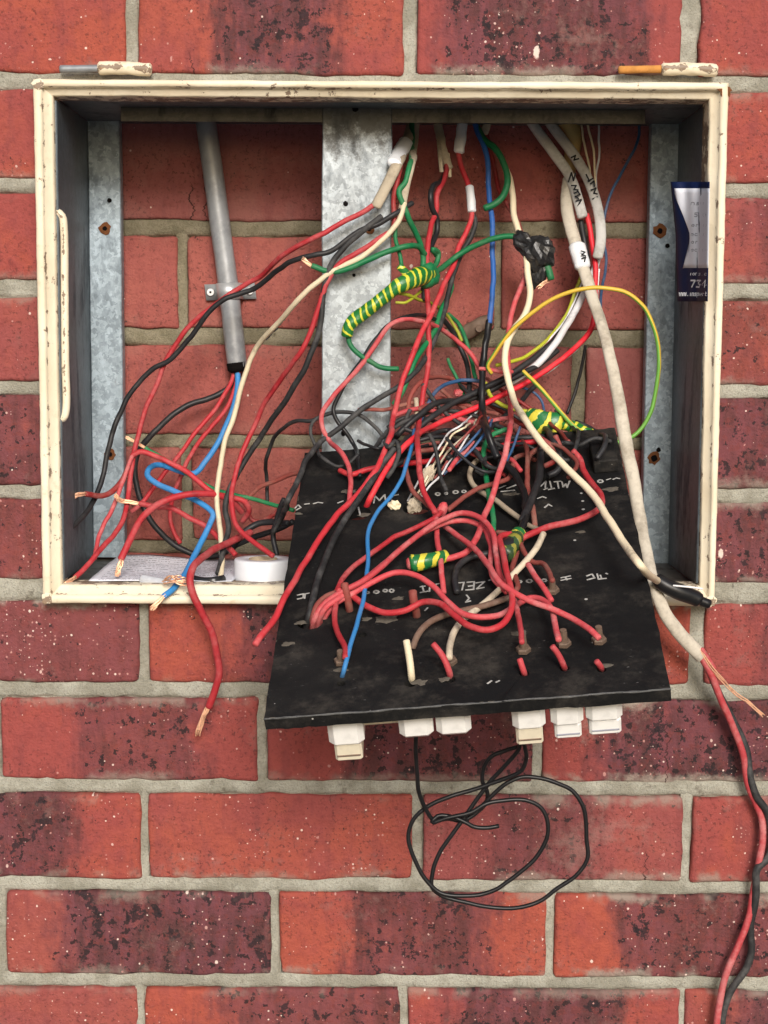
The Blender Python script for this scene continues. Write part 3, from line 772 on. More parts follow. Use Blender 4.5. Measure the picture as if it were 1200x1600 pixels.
ring('tape_winding', TC, .0135, .0262, .0185, 'tape_roll_white', TR); ring('card_core', TC, .0118, .0134, .0190, 'card_core', TR)
tube('clear_tube', [(222, 906, 2), (236, 908, 0), (252, 910, -2), (262, 912, -4)], lambda t: .0052-.001*t, 'clear_plastic', N=12, lump=.12, flat=.8, label='short clear plastic tube on the paper beside the copper ends', cat='plastic tube')
tube('black_strap', [(300, 905, 10), (318, 909, 4), (335, 908, 2), (350, 905, 8)], .0042, 'black_tape', N=10, flat=.5, label='flat black tape scrap lying on the printed paper', cat='tape scrap')

# ------------------------------------------------------------------ label wedged against the right side
LB = empty('inspection_label', P(1080, 470, .06), label='navy and white printed label curling off the right side of the box', cat='label')
def lab(u, v, off=0.0):                                   # u across (0 left .. 1 behind the frame), v down
    py = 284+187*v
    left = 1054 + 5*v + (-6*max(0, .45-v)/.45 if v < .45 else 0)
    px = left+(1109-left)*u - 3*v*u
    r = ray(px, py); yw = CAMPOS.y + r.y*((X1-.0055)/r.x)          # where the sight line meets the side wall
    y = min(yw-.002, -.004+.050*max(0, 1-u)**1.25) - .0022*math.sin(u*8+.4)**2 - .012*max(0, .4-u)*max(0, .5-v)*6 - off
    return P(px, py, y)
lab.normal = Vector((-.35, -1, 0)).normalized()
def lab_patch(name, u0, u1, v0, v1, mat, off, par, cut=None):
    V, Fc = [], []; n = 16
    for j in range(n+1):
        for i in range(n+1):
            u, v = u0+(u1-u0)*i/n, v0+(v1-v0)*j/n
            if cut: u = max(u, cut(v))
            V.append(lab(u, v, off))
    for j in range(n):
        for i in range(n): a = j*(n+1)+i; Fc.append((a, a+1, a+n+2, a+n+1))
    o = mesh(name, V, Fc, mat, par); md = o.modifiers.new('thickness', 'SOLIDIFY'); md.thickness = .0003; return o
lab_patch('label_sheet', 0, 1, .0, 1, 'navy', 0, LB)
lab_patch('white_field', .08, 1, .055, .72, 'label_white', .0007, LB, lambda v: .08+.34*max(0, min(1, (v-.12)/.3))*(1 if v < .5 else max(.3, 1-(v-.5)*3)))
class _L:
    normal = lab.normal
    def __init__(s, off): s.off = off
    def __call__(s, x, y): return lab(x, y, s.off)
DIG = {'7': [[(0, 0), (1, 0), (.4, 1)]], '3': [[(0, 0), (1, 0), (.45, .42), (1, .6), (.8, 1), (0, .95)]], '4': [[(.7, 1), (.75, 0), (0, .68), (1, .66)]],
       'w': [[(0, .2), (.25, 1), (.5, .35), (.75, 1), (1, .2)]], 'i': [[(.5, .3), (.5, 1)]], 'n': [[(0, 1), (0, .3), (.5, .25), (.9, .4), (.9, 1)]], 's': [[(1, .3), (.3, .3), (.2, .55), (.8, .7), (.7, 1), (0, 1)]],
       'p': [[(0, 1.4), (0, .3), (.8, .3), (.8, .9), (0, .9)]], 'e': [[(0, .62), (1, .6), (.8, .28), (.15, .35), (.1, .9), (.9, 1)]], 'c': [[(1, .35), (.3, .28), (.05, .65), (.3, 1), (1, .92)]], 't': [[(.45, 0), (.45, .95), (.9, 1)], [(.1, .32), (.9, .32)]],
       'o': [[(.1, .5), (.5, .25), (.9, .5), (.9, .85), (.5, 1), (.1, .85), (.1, .5)]], '.': [[(.4, .92), (.5, 1)]], '5': [[(1, 0), (.1, 0), (.05, .45), (.8, .45), (.9, .8), (.5, 1), (0, .95)]], '0': [[(.5, 0), (1, .4), (.9, .9), (.5, 1), (.05, .7), (.1, .2), (.5, 0)]],
       'm': [[(0, 1), (0, .3), (.5, .35), (.5, 1)], [(.5, .4), (1, .35), (1, 1)]], 'r': [[(.2, 1), (.2, .3), (.8, .35)]]}
def write(txt, u, v, cw, h, mat, w, off=.0012, italic=.25):
    st = []
    for k, ch in enumerate(txt):
        if u+cw*(k+.8) > .99: break
        for s in DIG.get(ch, []): st.append([(u+cw*(k+.72*x+italic*(1-y)*.4), v+h*y) for (x, y) in s])
    ribbon('lettering', st, w, mat, LB, _L(off))
write('nspec', .50, .165, .13, .028, 'print_grey', .0007); write('5.00', .58, .26, .12, .032, 'print_grey', .0007); write('er no', .48, .35, .12, .024, 'print_grey', .0006)
write('ection', .45, .425, .115, .026, 'print_grey', .0006); write('or', .46, .49, .12, .024, 'print_grey', .0006); write('ections', .45, .555, .11, .026, 'print_grey', .0006)
write('ions.com', .40, .755, .095, .026, 'print_white', .0005); write('734', .42, .825, .19, .055, 'print_white', .0013); write('www.inspection', .05, .92, .085, .032, 'print_white', .0008)
# ------------------------------------------------------------------ the hanging switchboard panel
CMI = CM.inverted()
def proj(p):
    q = CMI @ (p-CAMPOS); return 600-F*q.x/q.z, 800+F*q.y/q.z
BW, BL, BT = (BTR-BTL).length, (BBL-BTL).dot(BV), .0095
PAN = empty('switchboard_panel', BBL+BU*BW/2, label='black switchboard panel hanging face down from its wires', cat='panel')
def panel_plate():
    me = bpy.data.meshes.new('panel_plate'); bm = bmesh.new(); org = WORG[PAN.name]
    nu, nv = 56, 40
    def vert(u, v, n):
        p = BTL+(BTR-BTL)*(u/BW)+(BBL-BTL)*(v/BL)-BN*n
        e = min(u, BW-u, v, BL-v)
        if e < 1e-6:                                      # worn, slightly ragged edge
            w = Vector(mnoise.noise_vector(p*160))*.0008+Vector(mnoise.noise_vector(p*40))*.0006; p = p+w
        return p-org
    ring_ = [(BW*i/nu, 0) for i in range(nu)]+[(BW, BL*i/nv) for i in range(nv)]+[(BW*(1-i/nu), BL) for i in range(nu)]+[(0, BL*(1-i/nv)) for i in range(nv)]
    top = [bm.verts.new(vert(u, v, 0)) for u, v in ring_]; bot = [bm.verts.new(vert(u, v, BT)) for u, v in ring_]
    bm.faces.new(top); bm.faces.new(bot[::-1])
    for i in range(len(ring_)):
        j = (i+1) % len(ring_); bm.faces.new((top[i], bot[i], bot[j], top[j]))
    bmesh.ops.recalc_face_normals(bm, faces=bm.faces[:]); bm.to_mesh(me); bm.free()
    me.materials.append(MATS['panel_black'])
    o = link('panel_plate', me, org, PAN)
    cb = bmesh.new()
    for (px, py, r) in ((484, 972, .0100), (652, 792, .0125), (560, 803, .0105), (641, 1068, .0042), (703, 1062, .0040), (533, 1068, .0032), (882, 1044, .0036), (940, 1046, .0034), (819, 1052, .0036), (566, 992, .0034)):
        c = PB(px, py)-org; rot = BN.to_track_quat('Z', 'Y').to_matrix().to_4x4()
        bmesh.ops.create_cone(cb, cap_ends=True, segments=20, radius1=r, radius2=r, depth=.05, matrix=Matrix.Translation(c) @ rot)
    cm_ = bpy.data.meshes.new('cut'); cb.to_mesh(cm_); cb.free()
    co = bpy.data.objects.new('cut', cm_); COL.objects.link(co); co.location = org
    bpy.context.view_layer.update()
    md = o.modifiers.new('holes', 'BOOLEAN'); md.object = co; md.operation = 'DIFFERENCE'; md.solver = 'EXACT'
    dg = bpy.context.evaluated_depsgraph_get(); me2 = bpy.data.meshes.new_from_object(o.evaluated_get(dg))
    o.modifiers.clear(); o.data = me2; me2.name = 'panel_plate'; bpy.data.objects.remove(co)
    return o
PLATE = panel_plate()
class _B:
    normal = BN
    def __call__(s, x, y): return PB(x, y, .0002)
def oo(x, y, a=3.5, b=2.2): return [(x+a*math.cos(t*.9), y+b*math.sin(t*.9)) for t in range(8)]
ST = [[(461,794),(466,789),(470,793),(463,797)], [(476,788),(483,787)], [(490,787),(497,785),(504,786)], [(528,786),(536,783)],
      [(584,786),(586,775),(593,782),(601,773),(603,784)], [(608,776),(622,773)], oo(684,772), oo(697,771,2,1.6), oo(712,769,4,2.4), oo(725,768,3,2),
      [(780,763),(790,759)], [(783,768),(804,766)], [(792,763),(806,758)], [(845,760),(853,752),(852,762)], [(850,765),(855,763)], [(859,752),(862,764)], [(857,765),(866,763)], [(866,753),(876,752)], [(871,753),(873,763)], [(878,753),(880,761),(884,756),(886,762),(890,752)],
      oo(938,752,4,2.2), [(948,750),(954,748)], [(958,749),(963,747),(968,748)], [(840,779),(848,776),(853,778)], [(851,793),(857,788),(862,791)],
      [(465,930),(474,928)], [(465,936),(474,934)], [(474,928),(474,934)], [(477,928),(483,927)], [(477,928),(476,935)],
      oo(574,926,2.6,1.6), oo(588,925,4,2.2), oo(602,923,3,2), oo(612,923,3.4,2.4),
      [(657,926),(668,924)], [(660,916),(662,924)], [(657,917),(664,916)], [(672,913),(671,924)], [(676,914),(686,912)], [(681,913),(682,922)],
      [(715,911),(725,910),(722,922)], [(730,910),(741,909),(740,921),(728,922)], [(732,916),(740,915)], [(744,911),(757,909),(745,920),(756,918)], [(729,930),(733,935),(728,941),(735,939)], [(764,907),(771,905)],
      oo(797,911,3,1.8), oo(812,909,3,2), oo(827,908,4.2,2.4), oo(850,907,3.5,2.2), [(877,907),(892,904)], [(877,903),(891,900)], [(884,903),(886,906)], [(917,900),(925,897),(929,903),(918,906)], [(933,897),(935,905),(947,904)], [(938,899),(940,904)], [(947,896),(949,897)],
      [(762,1068),(768,1064)], [(775,1066),(780,1064)], [(664,954),(668,950)], [(560,793),(563,805)]]
LET = ribbon('lettering', ST, .0013, 'chalk', PAN, _B())
for (px, py, r) in ((601, 967, .0072), (450, 1006, .0045), (470, 973, .0040), (622, 935, .0036), (573, 967, .0034), (907, 831, .0036), (533, 1047, .0040), (570, 805, .0046), (545, 768, .0055), (466, 803, .0030), (955, 765, .0060), (800, 772, .0055), (810, 990, .0058), (655, 1066, .0048), (695, 1062, .0040), (944, 1040, .0045)):
    c = PB(px, py, 0); u = BU; v = BV; V = [c+BN*.0009]; N = 13
    for k in range(N):
        a = 2*math.pi*k/N; q = r*(.6+.7*random.random()); V.append(c+u*math.cos(a)*q*1.25+v*math.sin(a)*q*.75+BN*.0001)
    mesh('grime_patch', V, [(0, 1+k, 1+(k+1) % N) for k in range(N)], 'dirt', PAN, smooth=False)
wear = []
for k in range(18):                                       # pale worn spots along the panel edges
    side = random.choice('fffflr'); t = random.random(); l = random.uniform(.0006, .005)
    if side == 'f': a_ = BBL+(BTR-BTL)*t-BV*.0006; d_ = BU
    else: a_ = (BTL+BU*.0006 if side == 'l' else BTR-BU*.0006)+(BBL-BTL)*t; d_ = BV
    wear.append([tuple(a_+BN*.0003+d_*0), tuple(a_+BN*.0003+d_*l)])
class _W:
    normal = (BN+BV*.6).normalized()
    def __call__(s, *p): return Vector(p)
tube('arris_wear_highlight', [BBL+(BBR-BBL)*(k/14)-BV*.0003+BN*.0001 for k in range(15)], .00075, 'wear_highlight', PAN, N=6, raw=True, lump=.9, wob=.0004)  # thin pale line on the front arris: wear, with its highlight painted in
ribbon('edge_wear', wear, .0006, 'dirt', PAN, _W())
# studs with nuts where wires are screwed down
for (px, py, hgt, lean) in ((534, 1036, .018, 0), (818, 1018, .022, 2), (881, 1008, .022, -2), (936, 1003, .022, 1), (863, 925, .020, 0), (703, 1036, .016, 0)):
    c = PB(px, py, 0); st = disc('terminal_stud', c, BN, .0028, hgt*.6, 'stud_brown', PAN, 12)
    disc('nut', c+BN*.0005, BN, .0055, .0036, 'stud_brown', st, 6)
# porcelain fuse holders on the underside, seen past the lower edge
def local(u, v, n): return BORG+BU*u+BV*v-BN*n
def find_n(px, py, v):
    lo, hi = BT, .14
    u = (PB(px, (BBL-BTL).length and 1100)-BORG).dot(BU)
    for _ in range(40):
        m = (lo+hi)/2
        for _ in range(4): u += (px-proj(local(u, v, m))[0])/F*1.1
        if proj(local(u, v, m))[1] < py: lo = m
        else: hi = m
    return u, (lo+hi)/2
FH = [(515,571,1163,(525,568,1185),'porcelain','old_porcelain'), (625,679,1150,None,'porcelain',None), (683,738,1146,None,'porcelain',None),
      (802,854,1138,(808,850,1160),'porcelain','old_porcelain'), (862,913,1132,(868,910,1150),'porcelain','porcelain'), (917,974,1125,(922,972,1144),'porcelain','porcelain')]
for (l, r, b, car, m1, m2) in FH:
    vv = BL-.010; (u0, n0), (u1, n1) = find_n(l, b+7, vv), find_n(r, b+7, vv); n_ = (n0+n1)/2; uc, hw = (u0+u1)/2, (u1-u0)/2
    fo = obox('fuse_holder', local(uc, vv-.019, (BT+.0005+n_)/2), BU*hw, BV*.019, BN*((n_-BT-.0005)/2), m1, PAN, .0042)
    obox('fuse_base', local(uc, vv-.021, BT+.003), BU*(hw+.0012), BV*.0225, BN*.0028, m1, fo, .0012)
    if car:
        (a0, k0), (a1, k1) = find_n(car[0], car[2]+7, vv-.002), find_n(car[1], car[2]+7, vv-.002); k = (k0+k1)/2; ac, ah = (a0+a1)/2, (a1-a0)/2
        fc = obox('fuse_carrier', local(ac, vv-.019, (n_-.002+k)/2), BU*ah, BV*.0155, BN*((k-n_+.002)/2), m2, fo, .0018)
        obox('carrier_ridge', local(ac, vv-.0045, n_+(k-n_)*.62), BU*ah*.86, BV*.0016, BN*.0007, 'stud_brown' if m1 != m2 else 'print_grey', fc, .0003)
obox('neutral_base', local(find_n(598, 1136, BL-.03)[0], BL-.045, BT+.012), BU*.018, BV*.02, BN*.0105, 'old_porcelain', PAN, .002)

# ------------------------------------------------------------------ wires and cables
def W(name, label, mat, r, pts, cat='wire', cu=None, ncu=5, group=None, rcu=.6, **kw):
    kw.setdefault('wob', .0011)
    if not callable(r): r *= .76 if sum(p[2] >= 900 for p in pts) > len(pts)*.5 else .84
    o = tube(name, pts, r/1000 if not callable(r) else r, mat, label=label, cat=cat, group=group, **kw)
    if cu: strands(cu, o, ncu+2, r*.00042 if not callable(r) else .001, rcu/1000)
    return o
def wrap(par, pts, r, mat='white_tape', name='label_tape', flat=1.0, lump=.10, N=14):
    return tube(name, pts, r/1000, mat, par, N=N, flat=flat, lump=lump, step=.002)
class _PX:
    normal = Vector((0, -1, 0))
    def __init__(s, Y): s.Y = Y
    def __call__(s, x, y): return P(x, y, s.Y)

# -- left harness: the cream cable and the five long wires that fan out of it
C1 = W('sheathed_cable', 'cream flat sheathed cable beside the centre strip with a white tape tag', 'dirty_cream', 6.0, [(648,172,158),(643,195,153),(634,225,142),(618,262,130),(602,295,120),(588,322,112)], 'cable', flat=.6, lump=.08, wob=.0003)
wrap(C1, [(634,222,141),(624,240,136),(616,256,131)], 7.0, flat=.66)
ribbon('lettering', [[(628,236),(633,233),(634,238),(629,242),(634,244)]], .0011, 'ink', C1, _PX(.110))
W('sheathed_cable', 'second cream sheathed cable hanging close behind the tagged one', 'dirty_cream', 4.2, [(652,172,162),(648,215,158),(642,262,150),(634,300,142),(628,330,132)], 'cable', flat=.6, lump=.08)
W('red_wire', 'long red wire sweeping from the cream cable to the lower left corner', 'red', 2.9, [(592,314,114),(570,330,110),(540,345,104),(490,372,96),(440,402,92),(400,435,90),(345,470,90),(297,508,92),(264,555,96),(242,605,98),(224,650,98),(213,690,95),(205,735,88),(200,775,78),(194,808,62),(180,832,48),(155,860,28),(130,890,12),(118,902,4)], cu=[(118,902,4),(110,907,0),(102,913,-4)])
W('black_wire', 'long black wire running beside the red one to the left frame', 'black', 2.9, [(645,318,128),(618,335,118),(590,350,110),(560,362,104),(520,392,98),(490,398,96),(462,405,94),(430,425,90),(395,452,84),(350,468,82),(322,492,84),(300,525,88),(265,562,92),(235,580,94),(205,612,94),(183,655,92),(170,700,90),(160,745,84),(148,780,72),(125,812,48),(107,830,30),(99,852,16),(96,890,8)])
CW = W('cream_wire', 'long cream wire with black lettering hanging down to the paper', 'cream', 2.9, [(632,318,132),(624,342,122),(602,372,112),(575,395,106),(540,413,102),(503,436,98),(466,468,95),(432,508,94),(402,543,93),(386,578,92),(375,615,90),(364,655,86),(350,692,80),(343,735,74),(340,785,66),(343,830,56),(347,860,42),(346,890,24),(343,909,12)])
ribbon('lettering', [[(416,531),(421,526),(417,525),(424,523)], [(424,521),(428,517),(427,513),(431,514),(428,518),(434,513)], [(437,508),(441,503),(439,499),(445,500)], [(443,497),(447,494)]], .0012, 'ink', CW, _PX(.0908))
W('black_wire', 'black wire with grey scuffs hanging beside the cream wire', 'grey_black', 3.2, [(596,340,112),(572,358,104),(545,380,98),(520,412,94),(506,452,92),(503,490,92),(497,525,92),(480,566,92),(455,612,90),(428,653,88),(402,690,84),(377,728,78),(358,765,70),(352,798,62),(357,825,54),(351,850,44),(344,880,30),(339,896,20)])
W('red_wire', 'red wire curving down to a cut end above the tape roll', 'red', 2.9, [(612,362,118),(580,382,110),(550,398,104),(526,415,100),(509,445,96),(500,478,95),(487,512,95),(466,555,94),(432,602,92),(407,640,88),(391,680,82),(375,720,74),(364,758,64),(362,790,54),(370,820,44),(396,845,32),(427,868,18)])
W('dark_red_wire', 'short dark red wire tucked behind the cream cable tail', 'dark_red', 2.8, [(628,250,160),(620,285,156),(615,318,150),(617,345,140),(610,365,122)])
# -- greens around the striped splice
W('green_wire', 'green wire dropping from the top rail into the striped splice', 'green', 3.1, [(643,178,158),(643,225,154),(640,262,150),(634,285,146),(623,298,140),(626,314,136),(638,340,132),(652,368,126),(660,395,118),(662,425,112)])
W('green_wire', 'short green wire with a bare copper tip pointing left over the centre strip', 'green', 3.1, [(664,398,112),(655,386,110),(635,385,108),(605,393,106),(570,410,104),(538,422,102),(510,423,100),(487,416,98)], cu=[(488,416,98),(480,411,96),(474,405,94)], ncu=6)
W('green_wire', 'green wire running right from the splice to the black tape lump', 'green', 3.3, [(655,432,114),(680,424,112),(705,408,110),(735,388,106),(765,374,102),(790,370,100),(815,374,98),(830,382,96)])
W('green_wire', 'green tail folded up above the striped splice', 'green', 3.0, [(668,422,116),(682,412,112),(686,395,108),(677,390,110),(684,400,116)])
SPL = W('striped_splice', 'long green and yellow taped splice crossing the centre strip', 'earth_tape', lambda t: .0088-.0040*t+.0008*math.sin(t*9), [(668,428,110),(648,434,107),(622,448,104),(598,466,102),(575,484,101),(556,498,100),(545,510,100),(542,524,100)], 'taped splice', N=18, lump=.12, step=.0015)
tube('tape_tail', [(640,432,108),(632,424,106),(624,416,104)], .0034, 'earth_tape', SPL, N=12, flat=.5)
tube('tape_knot', [(660,432,104),(668,424,102),(674,432,104),(664,440,104)], .0078, 'green', SPL, N=12, lump=.3)
W('green_wire', 'green wire leaving the lower end of the long striped splice', 'green', 2.8, [(543,518,102),(546,538,104),(558,553,106),(580,566,106),(600,575,108),(622,577,112)])
W('green_wire', 'thin dark green wire hanging behind the cream cable tail', 'green', 2.3, [(617,352,150),(618,375,148),(624,402,146),(627,420,140)])
W('green_wire', 'green wire going down beside the red wire into the tangle', 'green', 3.0, [(700,432,122),(705,446,120),(700,462,118),(690,485,114),(680,512,110),(664,540,108),(648,568,106),(634,600,104),(625,620,104),(616,632,106)])
# -- two twisted red and black pairs
S2 = W('frayed_sheath', 'frayed cream cable sheath end between the two red and black pairs', 'dirty_cream', 5.2, [(682,172,160),(686,205,156),(692,238,150),(700,262,144)], 'cable sheath', flat=.6, lump=.3)
tube('torn_flap', [(700,240,148),(702,258,144),(703,276,142)], .0016, 'cream', S2, N=8, flat=.4)
tube('torn_flap', [(686,225,148),(688,250,144),(690,268,143)], .0020, 'dirty_cream', S2, N=8, flat=.4)
W('red_wire', 'red wire of the left twisted pair running down to the knot on the panel', 'red', 3.0, [(698,250,150),(695,275,142),(684,300,136),(682,328,134),(675,352,130),(669,378,126),(666,415,116),(667,450,108),(669,490,104),(671,530,100),(667,580,90),(661,620,80),(655,655,70),(652,700,1040),(656,740,1030),(666,775,1022),(680,802,1016)])
W('black_wire', 'black wire of the left twisted pair', 'black', 3.0, [(697,258,152),(690,282,146),(676,292,142),(672,310,138),(676,328,134),(683,342,130),(682,362,132),(673,382,132),(664,402,130),(661,435,126),(663,470,124)])
S3 = W('frayed_sheath', 'white taped cable end above the red wire with a white tag', 'white_tape', 6.2, [(722,172,158),(721,195,154),(719,215,150),(716,238,146)], 'cable sheath', flat=.7, lump=.22)
RW = W('red_wire', 'long red wire with a white tag falling left past the panel edge', 'red', 3.0, [(717,235,148),(722,262,144),(732,290,138),(736,315,134),(737,340,130),(729,362,124),(717,385,118),(709,412,112),(692,448,104),(673,488,96),(656,528,88),(640,565,80),(626,608,70),(615,650,58),(608,688,1036),(592,726,1028),(565,764,1020),(532,800,1016),(500,842,1014),(470,890,1014),(443,938,1014),(428,968,1012),(412,988,1012),(399,1008,1010)])
wrap(RW, [(734,292,138),(736,312,134),(737,330,131)], 4.2, lump=.16)
W('black_wire', 'black wire of the right twisted pair crossing to the panel left edge', 'grey_black', 3.0, [(739,332,136),(743,348,134),(737,368,130),(722,395,124),(710,425,118),(700,462,112),(692,490,108),(682,522,104),(668,556,100),(648,582,96),(620,604,92),(592,622,90),(560,645,82),(528,670,72),(502,690,60),(480,718,1016),(464,752,1014),(452,782,1012),(440,808,46),(428,830,50)])
# -- blue wire with the black sleeve, cut green, cream with connector
W('blue_wire', 'blue wire hanging from the top rail into a black sleeve', 'blue', 3.1, [(738,176,158),(744,205,154),(754,225,150),(762,255,144),(762,295,138),(767,330,132),(769,375,122),(770,420,112),(769,465,102),(765,505,94)])
W('black_sleeve', 'crinkled black tape sleeve below the blue wire', 'gloss_black', 3.8, [(764,500,95),(760,535,88),(755,570,80),(752,605,70),(755,645,58),(762,675,1044),(771,700,1034),(779,716,1028)], 'sleeve', lump=.22, N=12)
W('black_sleeve', 'crinkled black tape sleeve lying on the panel above the dirty striped splice', 'gloss_black', 4.0, [(790,726,1024),(806,745,1020),(818,770,1018),(822,795,1016),(817,818,1016),(808,836,1014)], 'sleeve', lump=.25, N=12)
W('green_wire', 'thick green cut wire curling like a hook beside the blue wire', 'green', 3.8, [(744,196,158),(756,218,152),(774,232,146),(787,255,140),(793,283,134),(786,306,130),(772,319,128),(757,325,126)], wob=.0004)
W('dark_red_wire', 'dark red wire behind the green hook reaching the black tape lump', 'dark_red', 2.7, [(757,190,164),(764,230,164),(774,270,162),(779,295,156),(790,315,146),(804,338,132),(813,358,118),(820,376,106)])
W('frayed_sheath', 'dirty frayed sheath end at the top rail right of the green hook', 'dirty_cream', 4.4, [(768,172,160),(763,190,158),(757,207,156)], 'cable sheath', flat=.6, lump=.35)
CR = W('cream_wire', 'cream wire swinging across the panel to a black connector at lower right', 'cream', 3.6, [(788,262,150),(797,280,146),(801,305,138),(802,335,128),(812,365,112),(821,398,98),(824,430,90),(828,462,82),(820,492,74),(802,517,66),(790,545,58),(790,575,50),(800,615,42),(822,658,1050),(855,702,1042),(900,746,1034),(932,780,1030),(955,818,1030),(975,850,1030),(1000,883,1036),(1028,908,-46)], wob=.0006)
tube('connector', [(1026,905,-46),(1040,915,-48),(1062,925,-48),(1085,934,-46),(1092,938,-46)], lambda t: .0062+.0010*math.sin(t*3), 'gloss_black', CR, N=16)
tube('connector_tip', [(1090,937,-46),(1108,944,-46)], .0042, 'gloss_black', CR, N=14)
tube('cable_tie_tail', [(1052,915,-54),(1075,917,-56),(1098,920,-54)], .0009, 'white', CR, N=6)
BTL_ = empty('tape_lump', P(840, 405, .1), label='crumpled black electrical tape lump with a cut green stub', cat='tape')
def blob(name, cpx, rx, rz, ry, rot, mat, par, seed, amp=.35):
    c = PT(cpx); V, Fc = [], []; n1, n2 = 18, 12
    for j in range(n2+1):
        th = math.pi*j/n2
        for i in range(n1):
            a = 2*math.pi*i/n1; d = Vector((math.sin(th)*math.cos(a), math.sin(th)*math.sin(a), math.cos(th)))
            k = 1+amp*mnoise.noise(d*2.1+Vector((seed, 0, 0)))+amp*.5*abs(mnoise.noise(d*5+Vector((0, seed, 0))))
            q = Vector((d.x*rx, d.y*ry, d.z*rz))*k; q = Matrix.Rotation(rot, 3, 'Y') @ q; V.append(c+q)
    for j in range(n2):
        for i in range(n1): Fc.append((j*n1+i, (j+1)*n1+i, (j+1)*n1+(i+1) % n1, j*n1+(i+1) % n1))
    return fix_normals(mesh(name, V, Fc, mat, par, org=c, smooth=False))
blob('tape_fold', (818,380,98), .0085, .0115, .007, -.5, 'black_tape', BTL_, 1); blob('tape_fold', (842,396,96), .0145, .0150, .009, .35, 'black_tape', BTL_, 5); blob('tape_fold', (840,428,100), .0085, .0145, .006, .5, 'black_tape', BTL_, 9)
tube('green_stub', [(853,412,98),(858,424,96),(861,436,95)], .0034, 'green', BTL_, N=10); strands([(858,438,97),(851,442,95),(842,449,93)], BTL_, 5, .0011, .0005)
W('red_wire', 'red wire from the black tape lump down to the striped red ended splice', 'pink_red', 3.0, [(822,425,100),(816,442,98),(807,465,94),(800,492,88),(794,520,80),(792,555,70),(795,595,60),(798,640,48),(795,678,1046),(787,718,1036),(775,760,1028),(760,800,1020),(745,838,1016),(730,860,1012),(708,871,1010),(685,875,1009)])
# -- right hand sheathed cables
SA = W('sheathed_cable', 'grey sheathed cable with black handwriting next to the top right rail', 'grey_sheath', 6.0, [(822,178,160),(842,208,156),(868,243,150),(890,275,144),(901,305,138),(910,338,130)], 'cable', flat=.6, wob=.0003, N=14)
ribbon('lettering', [[(888,284),(893,270),(896,282),(899,271)], [(893,290),(900,290),(897,296),(903,297)], [(897,302),(903,299),(906,304),(899,307),(904,310)], [(900,314),(908,312),(903,322)], [(904,326),(909,322),(910,330)]], .0015, 'ink', SA, _PX(.1315))
SB = W('sheathed_cable', 'pale sheathed cable with black handwriting nearest the blue wire', 'grey_sheath', 6.0, [(847,176,162),(870,207,157),(895,240,152),(915,272,146),(928,305,140),(937,342,134),(939,375,128),(934,402,122)], 'cable', flat=.6, wob=.0003, N=14)
ribbon('lettering', [[(893,246),(899,243),(897,250),(904,248)], [(916,273),(921,283)], [(919,283),(926,279)], [(923,287),(928,283),(929,291)], [(924,297),(931,294),(928,302),(933,303)], [(926,311),(933,308),(934,315),(929,318)], [(927,325),(934,319),(934,325)]], .0015, 'ink', SB, _PX(.1365))
OV = W('old_cable', 'thick weathered cable with a white tag hanging over the panel right edge', 'old_sheath', lambda t: .0058+.0004*math.sin(t*14), [(888,280,148),(884,308,144),(889,345,138),(899,382,128),(911,420,116),(925,462,102),(939,505,88),(952,552,74),(962,602,62),(971,655,50),(981,706,36),(991,758,22),(1000,808,6),(1008,852,-12),(1018,900,-34),(1033,944,-42),(1058,985,-40),(1082,1012,-36),(1096,1026,-34)], 'cable', flat=.72, lump=.025, wob=.0008, N=16)
wrap(OV, [(901,384,126),(906,402,121),(910,417,116)], 8.0, flat=.8, lump=.14)
ribbon('lettering', [[(908,392),(914,394),(909,398),(915,400)], [(909,404),(915,402),(913,409)]], .0012, 'ink', OV, _PX(.1115))
tube('red_core', [(1092,1020,-36),(1108,1050,-34),(1128,1095,-28),(1148,1142,-22),(1161,1182,-18),(1168,1222,-16),(1179,1252,-14),(1190,1280,-14),(1191,1315,-16),(1186,1347,-16),(1178,1392,-14),(1170,1430,-16),(1155,1474,-18),(1136,1520,-18),(1126,1560,-18),(1120,1604,-18),(1114,1660,-18)], .0031, 'pink_red', OV, wob=.0006)
tube('black_core', [(1096,1024,-34),(1112,1056,-26),(1126,1090,-18),(1147,1128,-14),(1166,1172,-14),(1172,1212,-18),(1182,1244,-18),(1198,1268,-16),(1206,1300,-14),(1201,1338,-14),(1184,1358,-18),(1181,1400,-18),(1173,1448,-14),(1174,1485,-12),(1166,1512,-12),(1142,1548,-12),(1130,1582,-12),(1124,1640,-12)], .0034, 'grey_black', OV, wob=.0006)
strands([(1094,1016,-38),(1112,1044,-36),(1132,1066,-32),(1152,1086,-28),(1170,1098,-26),(1192,1118,-24)], OV, 3, .0009, .00065, 'bare_core')
tube('paper_filler', [(1096,1014,-38),(1106,1030,-36),(1116,1045,-34)], .0024, 'pink_red', OV, N=8, flat=.5, lump=.3)
W('blue_wire', 'thin blue wire hanging alone near the right strip', 'steel_blue', 1.7, [(999,176,162),(997,215,158),(988,240,152),(970,270,146),(953,305,142),(945,340,140),(944,375,140),(946,405,140),(943,440,142),(939,475,146),(938,500,150)])
for i, (pts, lab_) in enumerate((([(906,176,162),(909,205,158),(915,235,154),(921,262,150),(926,300,148)], 'leftmost of three thin pink and white wires by the top rail'), ([(913,176,162),(920,205,158),(926,235,154),(928,265,150),(930,300,148)], 'middle one of three thin pink and white wires by the top rail'), ([(935,176,162),(936,212,158),(937,240,154),(932,270,150),(930,300,148)], 'rightmost of three thin pink and white wires by the top rail'))):
    W('thin_wire', lab_, 'white' if i == 2 else 'cream', 1.25, pts)
